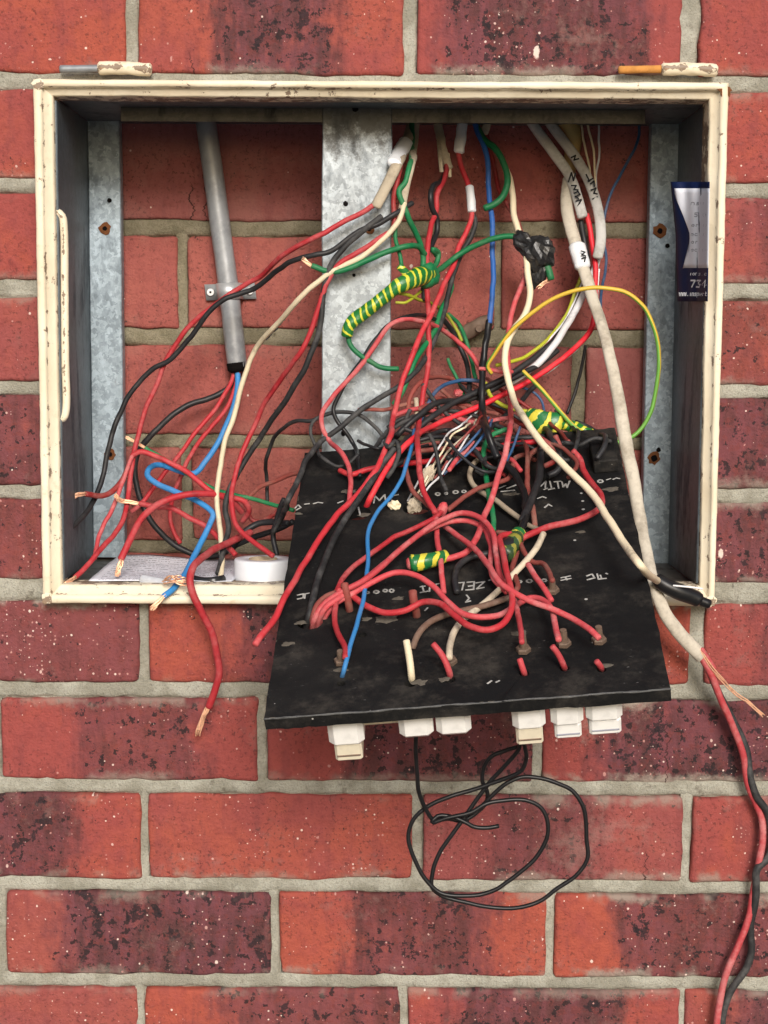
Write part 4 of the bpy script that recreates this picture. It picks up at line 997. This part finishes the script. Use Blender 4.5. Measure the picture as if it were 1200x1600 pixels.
# -- bundle sweeping from the right cables down to the panel
W('red_wire', 'bright red wire sweeping from the right cables into the panel hole', 'bright_red', 3.1, [(916,335,138),(924,370,134),(930,410,130),(930,450,126),(929,485,122),(921,518,116),(897,545,106),(860,575,94),(815,602,82),(770,624,70),(725,644,60),(680,664,52),(640,690,1034),(612,722,1026),(592,752,1018),(577,780,1008),(567,802,990)], wob=.0008)
W('black_wire', 'thick black wire sweeping beside the bright red one', 'black', 3.4, [(908,345,140),(915,385,138),(918,425,134),(908,462,130),(890,500,122),(862,535,112),(828,563,100),(790,588,88),(752,608,76),(712,628,64),(676,652,54),(645,678,44),(625,700,1030),(612,716,1024)])
W('grey_wire', 'scuffed grey black wire running down the panel into the left hole', 'grey_black', 3.5, [(616,700,1036),(600,722,1028),(580,752,1022),(558,784,1018),(540,812,1014),(520,848,1012),(503,888,1012),(490,930,1010),(481,965,1002),(476,990,985)], wob=.0006)
W('black_wire', 'upper of the two black wires sweeping left over the tangle', 'black', 3.2, [(870,548,116),(838,572,104),(800,592,92),(762,612,82),(728,624,74),(700,627,66),(675,634,60),(655,648,54),(632,668,46),(612,690,40)])
W('white_cable', 'white cable lying along the black bundle behind the yellow loop', 'white', 4.0, [(936,395,134),(928,425,132),(917,445,130),(906,472,126),(888,505,118),(866,538,110),(846,564,104),(822,582,104),(796,598,100)], 'cable', flat=.8)
W('thin_wire', 'thin white wire arcing left of the white cable', 'white', 1.3, [(912,440,136),(888,490,128),(868,520,120),(845,548,112),(820,568,104),(802,582,98)])
W('thin_wire', 'thin white wire arcing below the bright red wire', 'white', 1.4, [(936,420,132),(930,490,126),(922,522,120),(900,548,112),(872,570,102),(845,588,94),(815,600,88)])
W('dark_red_wire', 'dark red wire running between the white cable and the black bundle', 'dark_red', 2.2, [(900,480,130),(872,520,120),(842,550,110),(806,577,100),(770,600,88)])
W('thin_wire', 'thin black wire curving over the mortar right of the tangle', 'black', 1.9, [(913,540,150),(909,570,152),(902,600,152),(893,625,150),(886,645,146)])
W('earth_wire', 'big looping green and yellow earth wire at the right', 'earth_stripe', 2.3, [(768,584,72),(762,574,70),(772,555,66),(785,535,62),(803,512,58),(832,488,54),(868,465,50),(905,453,46),(942,450,44),(980,458,44),(1008,482,44),(1025,522,44),(1030,562,44),(1026,605,44),(1016,645,44),(996,676,44),(968,690,42),(932,688,40),(902,670,44),(872,638,52),(845,608,60),(818,580,70)], wob=.0006)
W('earth_wire', 'short green earth wire behind the white cable', 'yellow_green', 2.1, [(908,430,140),(902,448,138),(892,478,134),(874,508,126),(850,535,116),(822,556,104),(795,566,92),(775,572,82)])
W('earth_wire', 'yellow green earth wire running into the wide striped splice', 'yellow_green', 2.3, [(758,598,84),(764,616,78),(780,630,70),(806,640,64),(836,646,60)])
W('earth_wire', 'thin yellow green wire arching below the long striped splice', 'yellow_green', 1.9, [(612,459,142),(634,461,140),(660,470,138),(684,480,134),(702,496,130),(715,518,126),(722,534,122)])
W('earth_wire', 'thin yellow wire crossing the arching one beside the red wire', 'yellow_green', 1.6, [(618,473,144),(630,473,142),(645,464,140),(660,454,138)])
W('green_wire', 'green tail falling beside the black sleeve below the rusty bracket', 'green', 2.4, [(700,490,136),(718,508,132),(728,530,126),(737,562,118),(744,592,108)])
W('peach_wire', 'short peach wire tip beside the cream wire over the black bundle', 'pink_red', 2.2, [(748,575,76),(765,578,74),(785,582,74),(800,582,78)])
SP2 = W('striped_splice', 'wide green and yellow taped splice above the panel', 'earth_tape_wide', lambda t: .0070+.0075*t, [(826,648,62),(840,654,58),(854,663,56),(868,668,56)], 'taped splice', N=20, lump=.16, step=.0015, flat=.55)
W('striped_splice', 'narrow frayed green and yellow tape tail under the earth loop', 'earth_tape', lambda t: .0042+.0030*t, [(868,662,58),(884,664,54),(900,670,52),(914,677,50),(930,684,50)], 'taped splice', N=14, lump=.35, step=.0015)
# -- wires over the centre strip
W('pink_red_wire', 'pink red wire making a kink over the lower centre strip', 'pink_red', 2.7, [(752,580,96),(735,552,100),(712,530,104),(685,512,106),(655,501,108),(628,499,108),(606,511,106),(582,545,102),(548,588,96),(517,624,88),(502,645,82),(503,668,74),(515,688,64),(533,706,1020),(545,728,1014),(548,758,1010),(544,790,1002)])
W('black_wire', 'thin black wire with a kink beside the pink red one on the centre strip', 'gloss_black', 2.3, [(690,500,118),(660,493,116),(632,495,114),(608,508,112),(585,535,110),(560,570,108),(540,600,104),(526,625,100),(521,640,98),(527,658,92),(540,675,84),(552,697,72),(561,722,1012),(563,745,1006)])
W('black_wire', 'thin black looping wire left of the centre strip', 'grey_black', 2.2, [(419,784,120),(416,750,124),(417,715,128),(424,690,130),(442,668,130),(466,657,128),(486,657,124),(505,650,118),(530,645,116),(556,647,116),(580,660,114),(600,682,108),(612,700,100)])
W('black_wire', 'small grey black loop left of the centre strip end', 'grey_black', 1.9, [(497,652,122),(488,660,118),(485,678,112),(492,698,100),(505,716,1016),(525,728,1010),(545,724,1010),(562,710,1014)])
W('grey_wire', 'frayed grey wire loop below the centre strip beside the red wire', 'grey_black', 2.6, [(640,640,70),(625,675,60),(612,682,1034),(603,690,1034),(608,700,1036),(618,690,1038),(624,704,1034),(615,730,1026),(604,745,1020)])
# -- conduit wires
W('black_wire', 'black wire leaving the conduit in a wide loop behind the reds', 'black', 3.4, [(368,568,160),(366,590,158),(355,607,154),(325,622,148),(290,636,142),(258,658,138),(232,685,136),(214,712,136),(211,740,136),(216,768,134),(228,800,134),(246,828,134),(272,850,134),(305,866,132),(340,868,128),(372,852,122),(400,838,116),(430,828,110),(458,816,96)])
W('red_wire', 'red wire from the conduit with dark nicks running left', 'red', 2.6, [(369,568,161),(364,592,156),(352,614,150),(332,644,142),(300,684,134),(268,726,128),(240,760,124),(222,784,120),(205,800,116)])
W('red_wire', 'red wire from the conduit dropping to the bottom bricks', 'red', 2.6, [(373,568,159),(370,598,154),(356,634,148),(330,668,142),(304,702,140),(284,742,140),(270,775,140),(266,808,140),(272,832,138),(282,848,134)])
W('blue_wire', 'blue wire from the conduit zigzagging to a bare end on the bottom rail', 'light_blue', 3.3, [(372,566,160),(371,600,152),(362,645,144),(344,685,136),(322,720,130),(305,740,128),(286,738,128),(266,730,126),(246,726,120),(234,732,112),(231,744,104),(246,757,96),(280,770,84),(312,786,74),(332,803,66),(328,818,60),(314,848,46),(298,880,22),(285,902,-4),(266,924,-24),(256,932,-30)], wob=.0006, cu=[(258,930,-30),(248,940,-32),(238,951,-34)], ncu=6)
strands([(258,908,-22),(270,904,-26),(284,906,-26),(292,910,-24)], bpy.data.objects[[o.name for o in COL.objects if o.name.startswith('blue_wire')][-1]], 7, .0022, .0007)
W('green_wire', 'green wire with copper tip running right behind the red wires', 'green', 2.5, [(228,700,112),(245,712,114),(275,728,116),(305,748,116),(338,766,114),(375,776,112),(415,785,106),(458,797,88)], cu=[(228,700,112),(214,692,110),(198,684,108)])
W('red_wire', 'red wire arching from the left cluster to the conduit reds', 'red', 3.1, [(206,712,88),(222,705,88),(245,712,88),(275,727,86),(305,748,82),(332,768,78),(360,778,78),(382,786,80),(388,800,86),(378,815,96)])
W('red_wire', 'red wire with long bare copper tip pointing left', 'red', 3.1, [(218,787,70),(240,792,70),(268,794,70),(296,808,70),(322,824,68),(345,845,60),(368,868,46)], cu=[(218,787,70),(202,784,68),(186,781,66),(181,774,64)], ncu=4, rcu=.8)
W('red_wire', 'thick red wire arching down to a dark bare end above the paper', 'red', 3.7, [(190,874,10),(198,856,16),(210,830,26),(228,803,38),(252,785,48),(282,775,56),(312,772,62),(340,774,70),(362,784,80),(378,800,92)], wob=.0006, cu=[(190,874,10),(187,884,8),(183,897,6)], ncu=7)
W('red_wire', 'thick red wire hanging over the bottom rail to a copper tip on the bricks', 'red', 3.9, [(392,832,70),(362,845,48),(338,857,24),(315,872,-4),(301,888,-26),(297,908,-36),(303,932,-38),(318,962,-34),(332,992,-30),(339,1022,-28),(342,1050,-26),(336,1076,-24),(326,1104,-22)], wob=.0006, cu=[(327,1100,-22),(321,1112,-22),(315,1128,-22),(309,1146,-22)], ncu=7)
W('dark_red_wire', 'dark red wire with copper end reaching the left side wall', 'dark_red', 3.2, [(213,704,92),(203,722,92),(194,745,88),(180,764,80),(162,774,70),(145,774,60),(133,771,52)], cu=[(134,771,52),(124,773,48),(113,777,44)])
W('pink_red_wire', 'pale red wire crossing the lower left strip', 'pink_red', 2.5, [(205,712,86),(196,738,84),(186,768,80),(176,797,74),(162,820,66),(155,838,60),(151,858,52),(147,874,44)])
W('brown_red_wire', 'brown red wire rising to the panel left edge over the bricks', 'brown_red', 2.6, [(374,800,110),(385,780,112),(405,762,112),(432,750,106),(455,742,98),(480,736,86)])
W('red_wire', 'red wire sagging in the dark gap left of the panel', 'dark_red', 2.6, [(370,778,104),(386,800,108),(396,814,108),(420,808,104),(445,790,98)])
W('black_wire', 'dark wire in the gap between the tape roll and the panel', 'black', 3.6, [(360,862,70),(378,835,80),(400,820,84),(425,816,80),(450,818,66)])
W('black_wire', 'dark wire standing upright against the panel left edge', 'black', 3.0, [(432,868,60),(428,840,66),(432,812,66),(444,780,60)])
# -- red wires on the panel
W('red_wire', 'red wire rising from the left panel hole into the big upper arch', 'pink_red', 3.0, [(487,988,985),(491,968,1002),(502,948,1010),(528,928,1016),(560,912,1020),(590,890,1022),(622,862,1022),(655,836,1022),(690,812,1024),(722,802,1026),(752,811,1026),(769,832,1024),(776,865,1020),(780,895,1016),(790,920,1012)], wob=.0006)
W('red_wire', 'red wire from the left panel hole along the inside of the arch', 'pink_red', 2.9, [(494,988,985),(498,966,1002),(510,948,1012),(536,930,1014),(566,908,1014),(596,884,1016),(630,856,1016),(668,830,1017),(704,815,1018),(735,815,1018),(756,827,1016),(764,850,1014),(766,880,1012),(772,905,1010),(790,925,1008)])
W('red_wire', 'pale red wire from the left panel hole waving right to a stud', 'pink_red', 3.0, [(500,986,985),(508,962,1002),(522,944,1010),(552,926,1014),(586,908,1018),(618,895,1020),(648,898,1020),(675,914,1018),(700,940,1016),(722,958,1014),(748,964,1014),(782,960,1012),(806,946,1012),(830,934,1012),(850,938,1014),(862,952,1016),(867,975,1016),(873,1000,1018)], wob=.0005)
W('red_wire', 'bright red loop with a deep sag in the middle of the panel', 'red', 3.2, [(528,922,1018),(545,928,1012),(572,946,1010),(602,957,1010),(632,954,1012),(660,941,1016),(686,943,1020),(708,960,1022),(734,978,1022),(762,984,1022),(786,974,1022),(799,950,1024),(800,925,1026),(792,895,1026),(785,862,1024),(783,838,1020),(800,834,1016)], wob=.0005)
W('red_wire', 'dark upper red strand climbing from the bundle to the knot', 'red', 2.8, [(525,926,1012),(533,908,1012),(548,890,1012),(575,868,1012),(606,846,1012),(645,828,1012),(676,812,1013),(694,797,1014)])
W('red_wire', 'faded red strand leaving the left panel hole at the far side', 'brown_red', 2.9, [(489,982,990),(488,962,1004),(494,945,1010),(508,932,1012),(526,925,1014)])
blob('knot', (691,796,1014), .0042, .0062, .004, .3, 'pink_red', None, 3, .15)
kn = bpy.data.objects[-1] if False else [o for o in COL.objects if o.name.startswith('knot')][-1]
kn['label'] = 'small red knot of wire at the middle of the panel'; kn['category'] = 'wire knot'
W('red_wire', 'straight red wire from the knot down behind the waving strand', 'pink_red', 2.9, [(680,800,1012),(683,830,1012),(686,862,1012),(690,895,1010),(694,925,1004)])
W('red_wire', 'pink red wire crossing the loops to the far right stud', 'pink_red', 3.0, [(694,820,1010),(715,838,1014),(742,858,1020),(764,886,1026),(783,912,1028),(805,928,1026),(832,941,1024),(868,954,1022),(900,970,1020),(922,985,1020),(935,998,1018)], wob=.0006)
W('red_wire', 'bright red wire bending round the right of the panel', 'red', 3.5, [(895,704,1026),(905,715,1020),(912,735,1016),(926,757,1014),(939,776,1014),(938,792,1014),(920,805,1014),(890,815,1014),(855,824,1014),(826,835,1014),(806,846,1012)], wob=.0006)
W('red_wire', 'short straight red wire dropping onto the left of three studs', 'pink_red', 2.7, [(803,938,1012),(808,962,1014),(812,985,1018),(815,1004,1018)])
W('pink_red_wire', 'pink stub pointing down at the right of the loops', 'pink_red', 3.0, [(825,882,1012),(838,903,1012),(852,922,1012),(862,938,1010)], wob=.0003)
W('brown_wire', 'brown wire with an S bend right of the dirty striped splice', 'brown_red', 2.6, [(776,832,1012),(795,834,1014),(810,846,1014),(820,866,1012),(832,879,1010),(848,880,1012),(858,890,1016),(863,908,1018)])
W('brown_red_wire', 'brown red loop right of the red vertical loops', 'brown_red', 2.8, [(815,845,1008),(805,868,1008),(800,888,1008),(808,904,1008),(808,918,1008),(798,926,1008),(786,918,1008),(782,900,1008)])
W('cream_wire', 'dirty cream wire slanting across the panel under the red loops', 'dirty_cream', 3.3, [(849,834,1016),(838,856,1014),(818,880,1012),(800,900,1008),(780,922,1007),(752,946,1007),(726,966,1008),(710,986,1010),(703,1008,1012),(702,1028,1012)], wob=.0004)
W('brown_wire', 'brown wire running left from the red loops to the white stub', 'brown', 3.2, [(795,934,1008),(765,944,1008),(730,953,1008),(695,961,1010),(668,975,1012),(653,992,1010),(645,1012,1002)], wob=.0004)
for (nm, lb, mt, r, pts) in (('cut_stub', 'cream cut wire stub standing in the lower panel', 'cream', 3.4, [(643,1074,985),(643,1055,1004),(640,1028,1014),(635,1001,1024)]),
      ('cut_stub', 'pink cut wire stub bent over beside the cream stub', 'pink_red', 3.0, [(704,1068,985),(702,1050,1004),(692,1026,1014),(677,1006,1022)]),
      ('cut_stub', 'pink cut stub, leftmost of three under the studs', 'pink_red', 2.9, [(820,1058,985),(818,1048,1004),(812,1030,1012)]),
      ('cut_stub', 'pink cut stub, middle and longest of three under the studs', 'pink_red', 2.9, [(883,1052,985),(880,1038,1004),(872,1022,1012),(863,1010,1018)]),
      ('cut_stub', 'shortest pink cut stub at the lower right of the panel', 'pink_red', 2.9, [(941,1052,985),(938,1041,1003),(932,1033,1008)]),
      ('cut_stub', 'fat faded red stub standing left of the blue wire on the panel', 'brown_red', 3.9, [(548,966,990),(545,945,1006),(540,922,1018),(538,912,1022)]),
      ('cut_stub', 'fat faded red stub in the middle of the panel', 'brown_red', 4.2, [(652,974,990),(650,955,1006),(646,935,1018),(645,924,1022)])):
    W(nm, lb, mt, r, pts, 'wire stub', wob=.0002)
W('red_wire', 'short red wire from the bundle down to the lower left stud', 'red', 2.9, [(524,940,1012),(524,968,1010),(530,992,1010),(538,1012,1012),(539,1028,1012)])
W('blue_wire', 'light blue wire running down the panel into a small hole', 'light_blue', 2.3, [(648,672,44),(644,692,1030),(637,720,1024),(628,748,1020),(610,776,1016),(590,800,1014),(577,826,1014),(575,862,1014),(574,895,1014),(568,935,1014),(558,972,1014),(548,1008,1012),(538,1045,1008),(532,1072,985)], wob=.0005)
W('blue_wire', 'grey blue wire arching over the back of the tangle', 'steel_blue', 2.2, [(650,672,60),(668,632,80),(680,612,92),(700,600,98),(725,595,100),(752,598,98)])
S4 = W('striped_splice', 'green and yellow taped splice with a red tip on the panel', 'earth_tape_wide', lambda t: .0072-.0022*t, [(644,880,1012),(660,878,1012),(678,874,1012),(694,869,1010)], 'taped splice', N=18, lump=.10, step=.0015)
tube('red_tip', [(646,880,1012),(638,881,1012)], .0048, 'pink_red', S4, N=12)
S5 = W('striped_splice', 'dirty green yellow taped splice with black end under the sleeve', 'earth_tape_dirty', lambda t: .0080-.0026*t, [(786,866,1012),(794,856,1013),(803,845,1014),(810,835,1014)], 'taped splice', N=18, lump=.14, step=.0015)
tube('black_end', [(796,853,1012),(788,862,1012),(785,870,1010)], .0082, 'black_tape', S5, N=14, lump=.12)
tube('yellow_band', [(807,839,1014),(811,833,1014)], .0060, 'earth_tape_wide', S5, N=14)
# -- upper panel tangle
W('red_wire', 'bright red wire lying flat along the top of the panel', 'bright_red', 3.2, [(530,735,1008),(548,742,1008),(570,736,1008),(620,728,1008),(660,722,1010),(700,714,1014),(745,704,1016),(790,697,1018),(838,690,1018)])
W('maroon_wire', 'maroon wire standing right of the black sleeve on the panel', 'brown_red', 3.0, [(842,702,1020),(828,712,1018),(823,735,1014),(826,765,1012),(832,795,1010),(834,822,1006)])
W('black_wire', 'thick black wire dropping from the wide splice to the sleeve', 'black', 4.2, [(846,690,1024),(845,715,1022),(842,745,1020),(834,772,1018),(824,795,1018),(815,815,1016)], lump=.1)
W('brown_red_wire', 'brown red wire arching right from the knot', 'brown_red', 2.8, [(700,797,1012),(722,778,1014),(748,762,1016),(775,754,1016),(795,746,1016),(801,730,1016),(806,716,1014),(822,711,1012),(836,718,1010)])
W('brown_red_wire', 'brown red wire looping left from the knot', 'brown_red', 2.8, [(684,806,1010),(664,786,1014),(645,766,1016),(636,742,1018),(635,720,1020),(645,707,1022),(672,702,1022),(705,700,1018)])
W('beige_wire', 'beige wire hooking down the panel behind the long red wire', 'beige', 3.0, [(756,712,1012),(742,722,1012),(735,738,1010),(740,756,1008),(757,772,1008),(785,790,1007),(815,812,1006)])
W('beige_wire', 'short beige offcut under the bright red bend on the panel', 'beige', 2.6, [(822,818,1006),(836,824,1006),(848,830,1008)])
W('green_wire', 'green wire hooking down beside the long red wire on the panel', 'green', 3.0, [(800,668,1030),(784,672,1028),(769,680,1026),(759,696,1024),(756,722,1018),(759,750,1012),(765,780,1008),(770,806,1006),(771,828,1004)])
W('red_wire', 'thin faded red wire lying across the back of the tangle', 'dark_red', 1.9, [(672,674,60),(700,671,62),(735,676,58),(765,682,54),(792,686,52)])
W('brown_red_wire', 'faded brown red loop standing behind the tangle', 'brown_red', 2.6, [(655,690,70),(643,660,84),(639,632,96),(646,608,104),(664,593,110),(690,589,112),(716,594,112),(745,606,110),(762,622,104)])
W('brown_red_wire', 'faded wire running low from the centre strip into the tangle', 'brown_red', 2.2, [(560,640,128),(600,640,110),(630,632,104),(660,625,100),(700,622,98)])
W('brown_wire', 'dark brown wire hanging right of the long red wire by the bracket', 'black', 3.0, [(688,492,134),(702,512,132),(716,536,128),(728,562,122),(733,590,112),(734,618,100)])
for i, (pts, lb) in enumerate((([(748,642,70),(735,652,66),(718,666,1042),(702,676,1038),(692,690,1030),(678,712,1024),(664,736,1018),(648,764,1010),(628,800,988)], 'first of the thin white wires entering the upper panel hole'),
      ([(752,648,68),(738,658,64),(722,670,1040),(708,678,1036),(698,694,1028),(682,720,1022),(668,744,1016),(654,770,1009),(633,802,988)], 'second of the thin white wires entering the upper panel hole'),
      ([(744,655,66),(734,672,1038),(716,690,1032),(700,706,1026),(684,728,1020),(668,752,1014),(655,775,1008),(640,804,988)], 'third of the thin white wires entering the upper panel hole'),
      ([(732,680,1034),(718,702,1028),(702,720,1022),(688,742,1018),(674,756,1012),(660,778,1007),(646,800,988)], 'last of the thin white wires entering the upper panel hole'))):
    W('thin_wire', lb, ('white', 'cream', 'dirty_cream', 'white')[i], 1.2, pts)
for i, (pts, lb, mt) in enumerate((([(755,645,70),(738,668,1040),(720,688,1034),(706,708,1028),(694,730,1020),(680,748,1012)], 'thin maroon wire among the white ones', 'dark_red'), ([(764,652,66),(748,676,1036),(730,696,1030),(714,712,1024),(696,728,1018)], 'thin dark blue wire among the white ones', 'steel_blue'),
      ([(770,656,64),(756,680,1036),(738,702,1030),(718,720,1024),(692,742,1016)], 'lower thin dark blue wire in the tangle', 'steel_blue'), ([(740,690,1030),(722,712,1024),(705,730,1018),(690,745,1012)], 'thin pink wire low in the tangle', 'pink_red'),
      ([(815,605,90),(832,612,92),(845,625,92),(851,645,86)], 'thin blue wire arching above the wide splice', 'steel_blue'), ([(812,668,1040),(806,690,1034),(797,712,1028),(788,728,1024)], 'thin blue wire beside the long red wire near the sleeve', 'steel_blue'))):
    W('thin_wire', lb, mt, 1.5, pts)
blob('sheath_crumple', (668,742,1016), .0046, .0075, .003, .5, 'dirty_cream', None, 4, .5)
blob('sheath_crumple', (648,790,1006), .0056, .0062, .003, .7, 'dirty_cream', None, 8, .5)
blob('sheath_crumple', (616,790,1002), .0050, .0040, .003, .2, 'cream', None, 11, .5)
for o, lb in zip([o for o in COL.objects if o.name.startswith('sheath_crumple')], ('torn cream sheathing scrap above the upper panel hole', 'torn cream sheathing scrap inside the upper panel hole', 'yellowish crumb of insulation left of the upper panel hole')):
    o['label'] = lb; o['category'] = 'sheath scrap'
W('black_wire', 'short black wire crossing the thin white wires', 'black', 2.0, [(698,684,1040),(708,698,1036),(722,714,1030),(738,728,1024),(756,738,1020),(772,738,1018)])
W('black_wire', 'dark wire hooking down from the tangle to the chalk marks', 'grey_black', 2.4, [(672,678,1044),(680,695,1038),(683,718,1028),(688,742,1018),(698,766,1010)])
W('black_wire', 'thin black loop lying on the panel near the green hook', 'grey_black', 2.0, [(742,736,1014),(756,742,1014),(772,738,1014),(780,726,1016),(774,714,1018),(756,716,1018)])
W('grey_wire', 'grey wire crossing behind the red wire above the panel', 'grey_black', 2.2, [(606,668,96),(625,655,92),(645,650,86),(668,655,78),(690,662,70)])
W('black_wire', 'dark wire along the panel top edge under the tangle', 'black', 3.4, [(600,735,1010),(640,716,1012),(690,700,1014),(740,690,1018),(800,684,1020),(850,684,1018)])
W('dark_red_wire', 'dark red wire deep in the tangle behind the sleeve', 'dark_red', 3.0, [(745,618,96),(780,640,84),(815,662,70),(850,688,1030),(872,706,1022)])
W('dark_red_wire', 'dark red wire behind the cream wire at the panel top', 'dark_red', 3.2, [(868,680,1034),(874,700,1024),(866,720,1016),(850,728,1012)])
W('black_wire', 'dark wire bunched at the panel top right of the splice', 'black', 3.6, [(852,668,60),(866,690,1030),(878,712,1020),(872,735,1012),(858,742,1010)])
W('cream_wire', 'small cream sheath end standing in the tangle', 'dirty_cream', 2.6, [(650,622,88),(651,634,84),(652,646,80)])
blob('plastic_scrap', (716,614,92), .0042, .0036, .003, 0, 'pink_red', None, 13, .3)
rc = [o for o in COL.objects if o.name.startswith('plastic_scrap')][-1]; rc['label'] = 'small red plastic scrap behind the tangle'; rc['category'] = 'plastic scrap'
W('black_wire', 'thick black cable ring lying on the panel beside the striped splice', 'black', 3.4, [(714,925,1004),(711,905,1006),(714,888,1006),(728,874,1007),(752,868,1008),(775,866,1008)])
obox('black_block', PB(943, 712, .006), BU*.0105, BV*.020, BN*.006, 'panel_black', PAN, .001)
# -- more of the tangle between the centre strip, the splice and the panel top
def tangle(pts, mat, r, label, group):
    q = []
    for (x, y) in pts: q.append((x, y, 100-(y-590)*.62+random.uniform(-8, 8)) if y < 682 else (x, y, 1018+random.uniform(-6, 12)))
    W('thin_wire', label, mat, r, q, group=group, wob=.0016)
for i, p in enumerate(([(585,700),(610,672),(645,655),(690,640),(740,650),(790,668)], [(600,722),(640,692),(690,684),(735,700),(760,730)], [(720,600),(745,622),(790,640),(830,668),(846,702)], [(660,600),(690,640),(720,664),(760,688),(800,706)],
        [(840,600),(800,640),(770,666),(735,690),(700,716)], [(880,692),(850,706),(815,692),(780,702),(745,692)], [(868,640),(890,660),(902,690),(886,718),(862,706)], [(900,660),(925,672),(946,692),(934,716)], [(690,690),(712,708),(704,732),(684,726),(686,704),(712,694)], [(770,690),(792,706),(786,730),(762,728),(760,704)],
        [(630,668),(660,680),(700,672),(742,684),(790,690),(836,684)], [(560,690),(590,700),(620,690),(650,700),(676,690)], [(865,700),(885,690),(908,694),(930,684),(952,690)])):
    tangle(p, 'black' if i % 3 else 'grey_black', (2.4, 2.8, 1.9)[i % 3], ['dark wire arching from the centre strip end over the tangle', 'dark wire humped across the panel top left of the white wires', 'dark wire slanting from behind the blue wire sleeve to the wide splice', 'dark wire falling from the faded loop toward the long red wire', 'dark wire slanting down left across the white wires', 'dark wire waving along the panel top below the wide splice', 'dark wire hooked below the right end of the wide splice', 'dark wire curled over the black block at the panel corner', 'small dark coil just left of the thin white wires', 'small dark coil beside the green hook wire', 'long dark wire rippling along the panel top edge', 'dark wire rippling below the end of the centre strip', 'dark wire lying along the panel top near the black block'][i], 'dark wires bunched along the panel top')
for i, p in enumerate(([(690,610),(730,640),(780,660),(822,700),(824,742)], [(640,702),(690,692),(740,712),(790,742)], [(615,650),(650,640),(700,650),(745,660),(800,652)], [(850,690),(880,700),(900,722),(888,746)], [(760,590),(800,620),(850,652),(888,690)], [(700,735),(720,712),(752,702),(790,712),(812,735)], [(655,640),(690,628),(735,634),(778,648)])):
    tangle(p, ('brown_red', 'dark_red', 'pink_red')[i % 3], (2.4, 2.1, 2.6)[i % 3], ['faded brown wire slanting behind the black sleeve to the maroon wire', 'dark faded red wire crossing under the thin white wires', 'pink faded wire rippling behind the long red wires', 'faded brown wire curled beside the bright red bend', 'dark red wire slanting behind the cream wire to the splice', 'pink arch on the panel just below the green hook', 'faded brown wire rippling above the bright red sweep'][i], 'faded red wires woven into the tangle')
W('green_wire', 'thin green wire threading the tangle left of the black sleeve', 'green', 2.0, [(700,560,118),(716,598,106),(736,634,84),(760,662,62),(782,672,56)])
# -- thin black twin lead hanging under the panel
W('black_lead', 'thin black lead hanging in a loose coil below the fuse holders', 'gloss_black', 2.0, [(651,1140,-240),(649,1165,-236),(651,1205,-226),(656,1240,-216),(666,1268,-208),(677,1281,-204),(700,1279,-200),(730,1284,-198),(722,1276,-198),(746,1268,-198),(760,1252,-196),(760,1236,-196),(754,1222,-198),(756,1202,-200),(768,1182,-204),(790,1172,-206),(812,1166,-212)], 'lead', wob=.0006)
W('black_lead', 'thin black lead making the large outer loop below the panel', 'gloss_black', 2.0, [(815,1150,-226),(810,1172,-214),(790,1195,-208),(766,1222,-204),(745,1250,-202),(724,1280,-202),(705,1305,-202),(686,1335,-202),(676,1365,-202),(675,1386,-202),(688,1398,-202),(720,1408,-202),(765,1418,-202),(810,1418,-202),(842,1410,-202),(870,1390,-202),(900,1368,-202),(918,1340,-202),(916,1310,-202),(915,1285,-202),(911,1260,-202),(895,1236,-202),(868,1222,-202),(840,1214,-202),(812,1214,-202),(790,1224,-202),(770,1242,-201),(745,1270,-200),(728,1281,-200)], 'lead', wob=.0006)
W('black_lead', 'thin black lead making the inner loop and a short loose tip', 'gloss_black', 2.0, [(815,1148,-230),(822,1185,-216),(815,1203,-212),(795,1214,-208),(768,1224,-206),(735,1235,-205),(700,1246,-205),(665,1262,-205),(644,1282,-205),(638,1310,-205),(648,1345,-205),(668,1378,-205),(690,1396,-205),(720,1400,-205),(765,1394,-205),(800,1372,-205),(838,1340,-205),(855,1310,-205),(855,1282,-205),(845,1262,-205),(820,1250,-205),(790,1251,-205),(760,1256,-206),(735,1270,-207),(700,1278,-207),(674,1285,-206),(684,1275,-205),(704,1276,-205),(728,1285,-205),(742,1292,-205),(760,1294,-205),(779,1291,-205)], 'lead', wob=.0005)
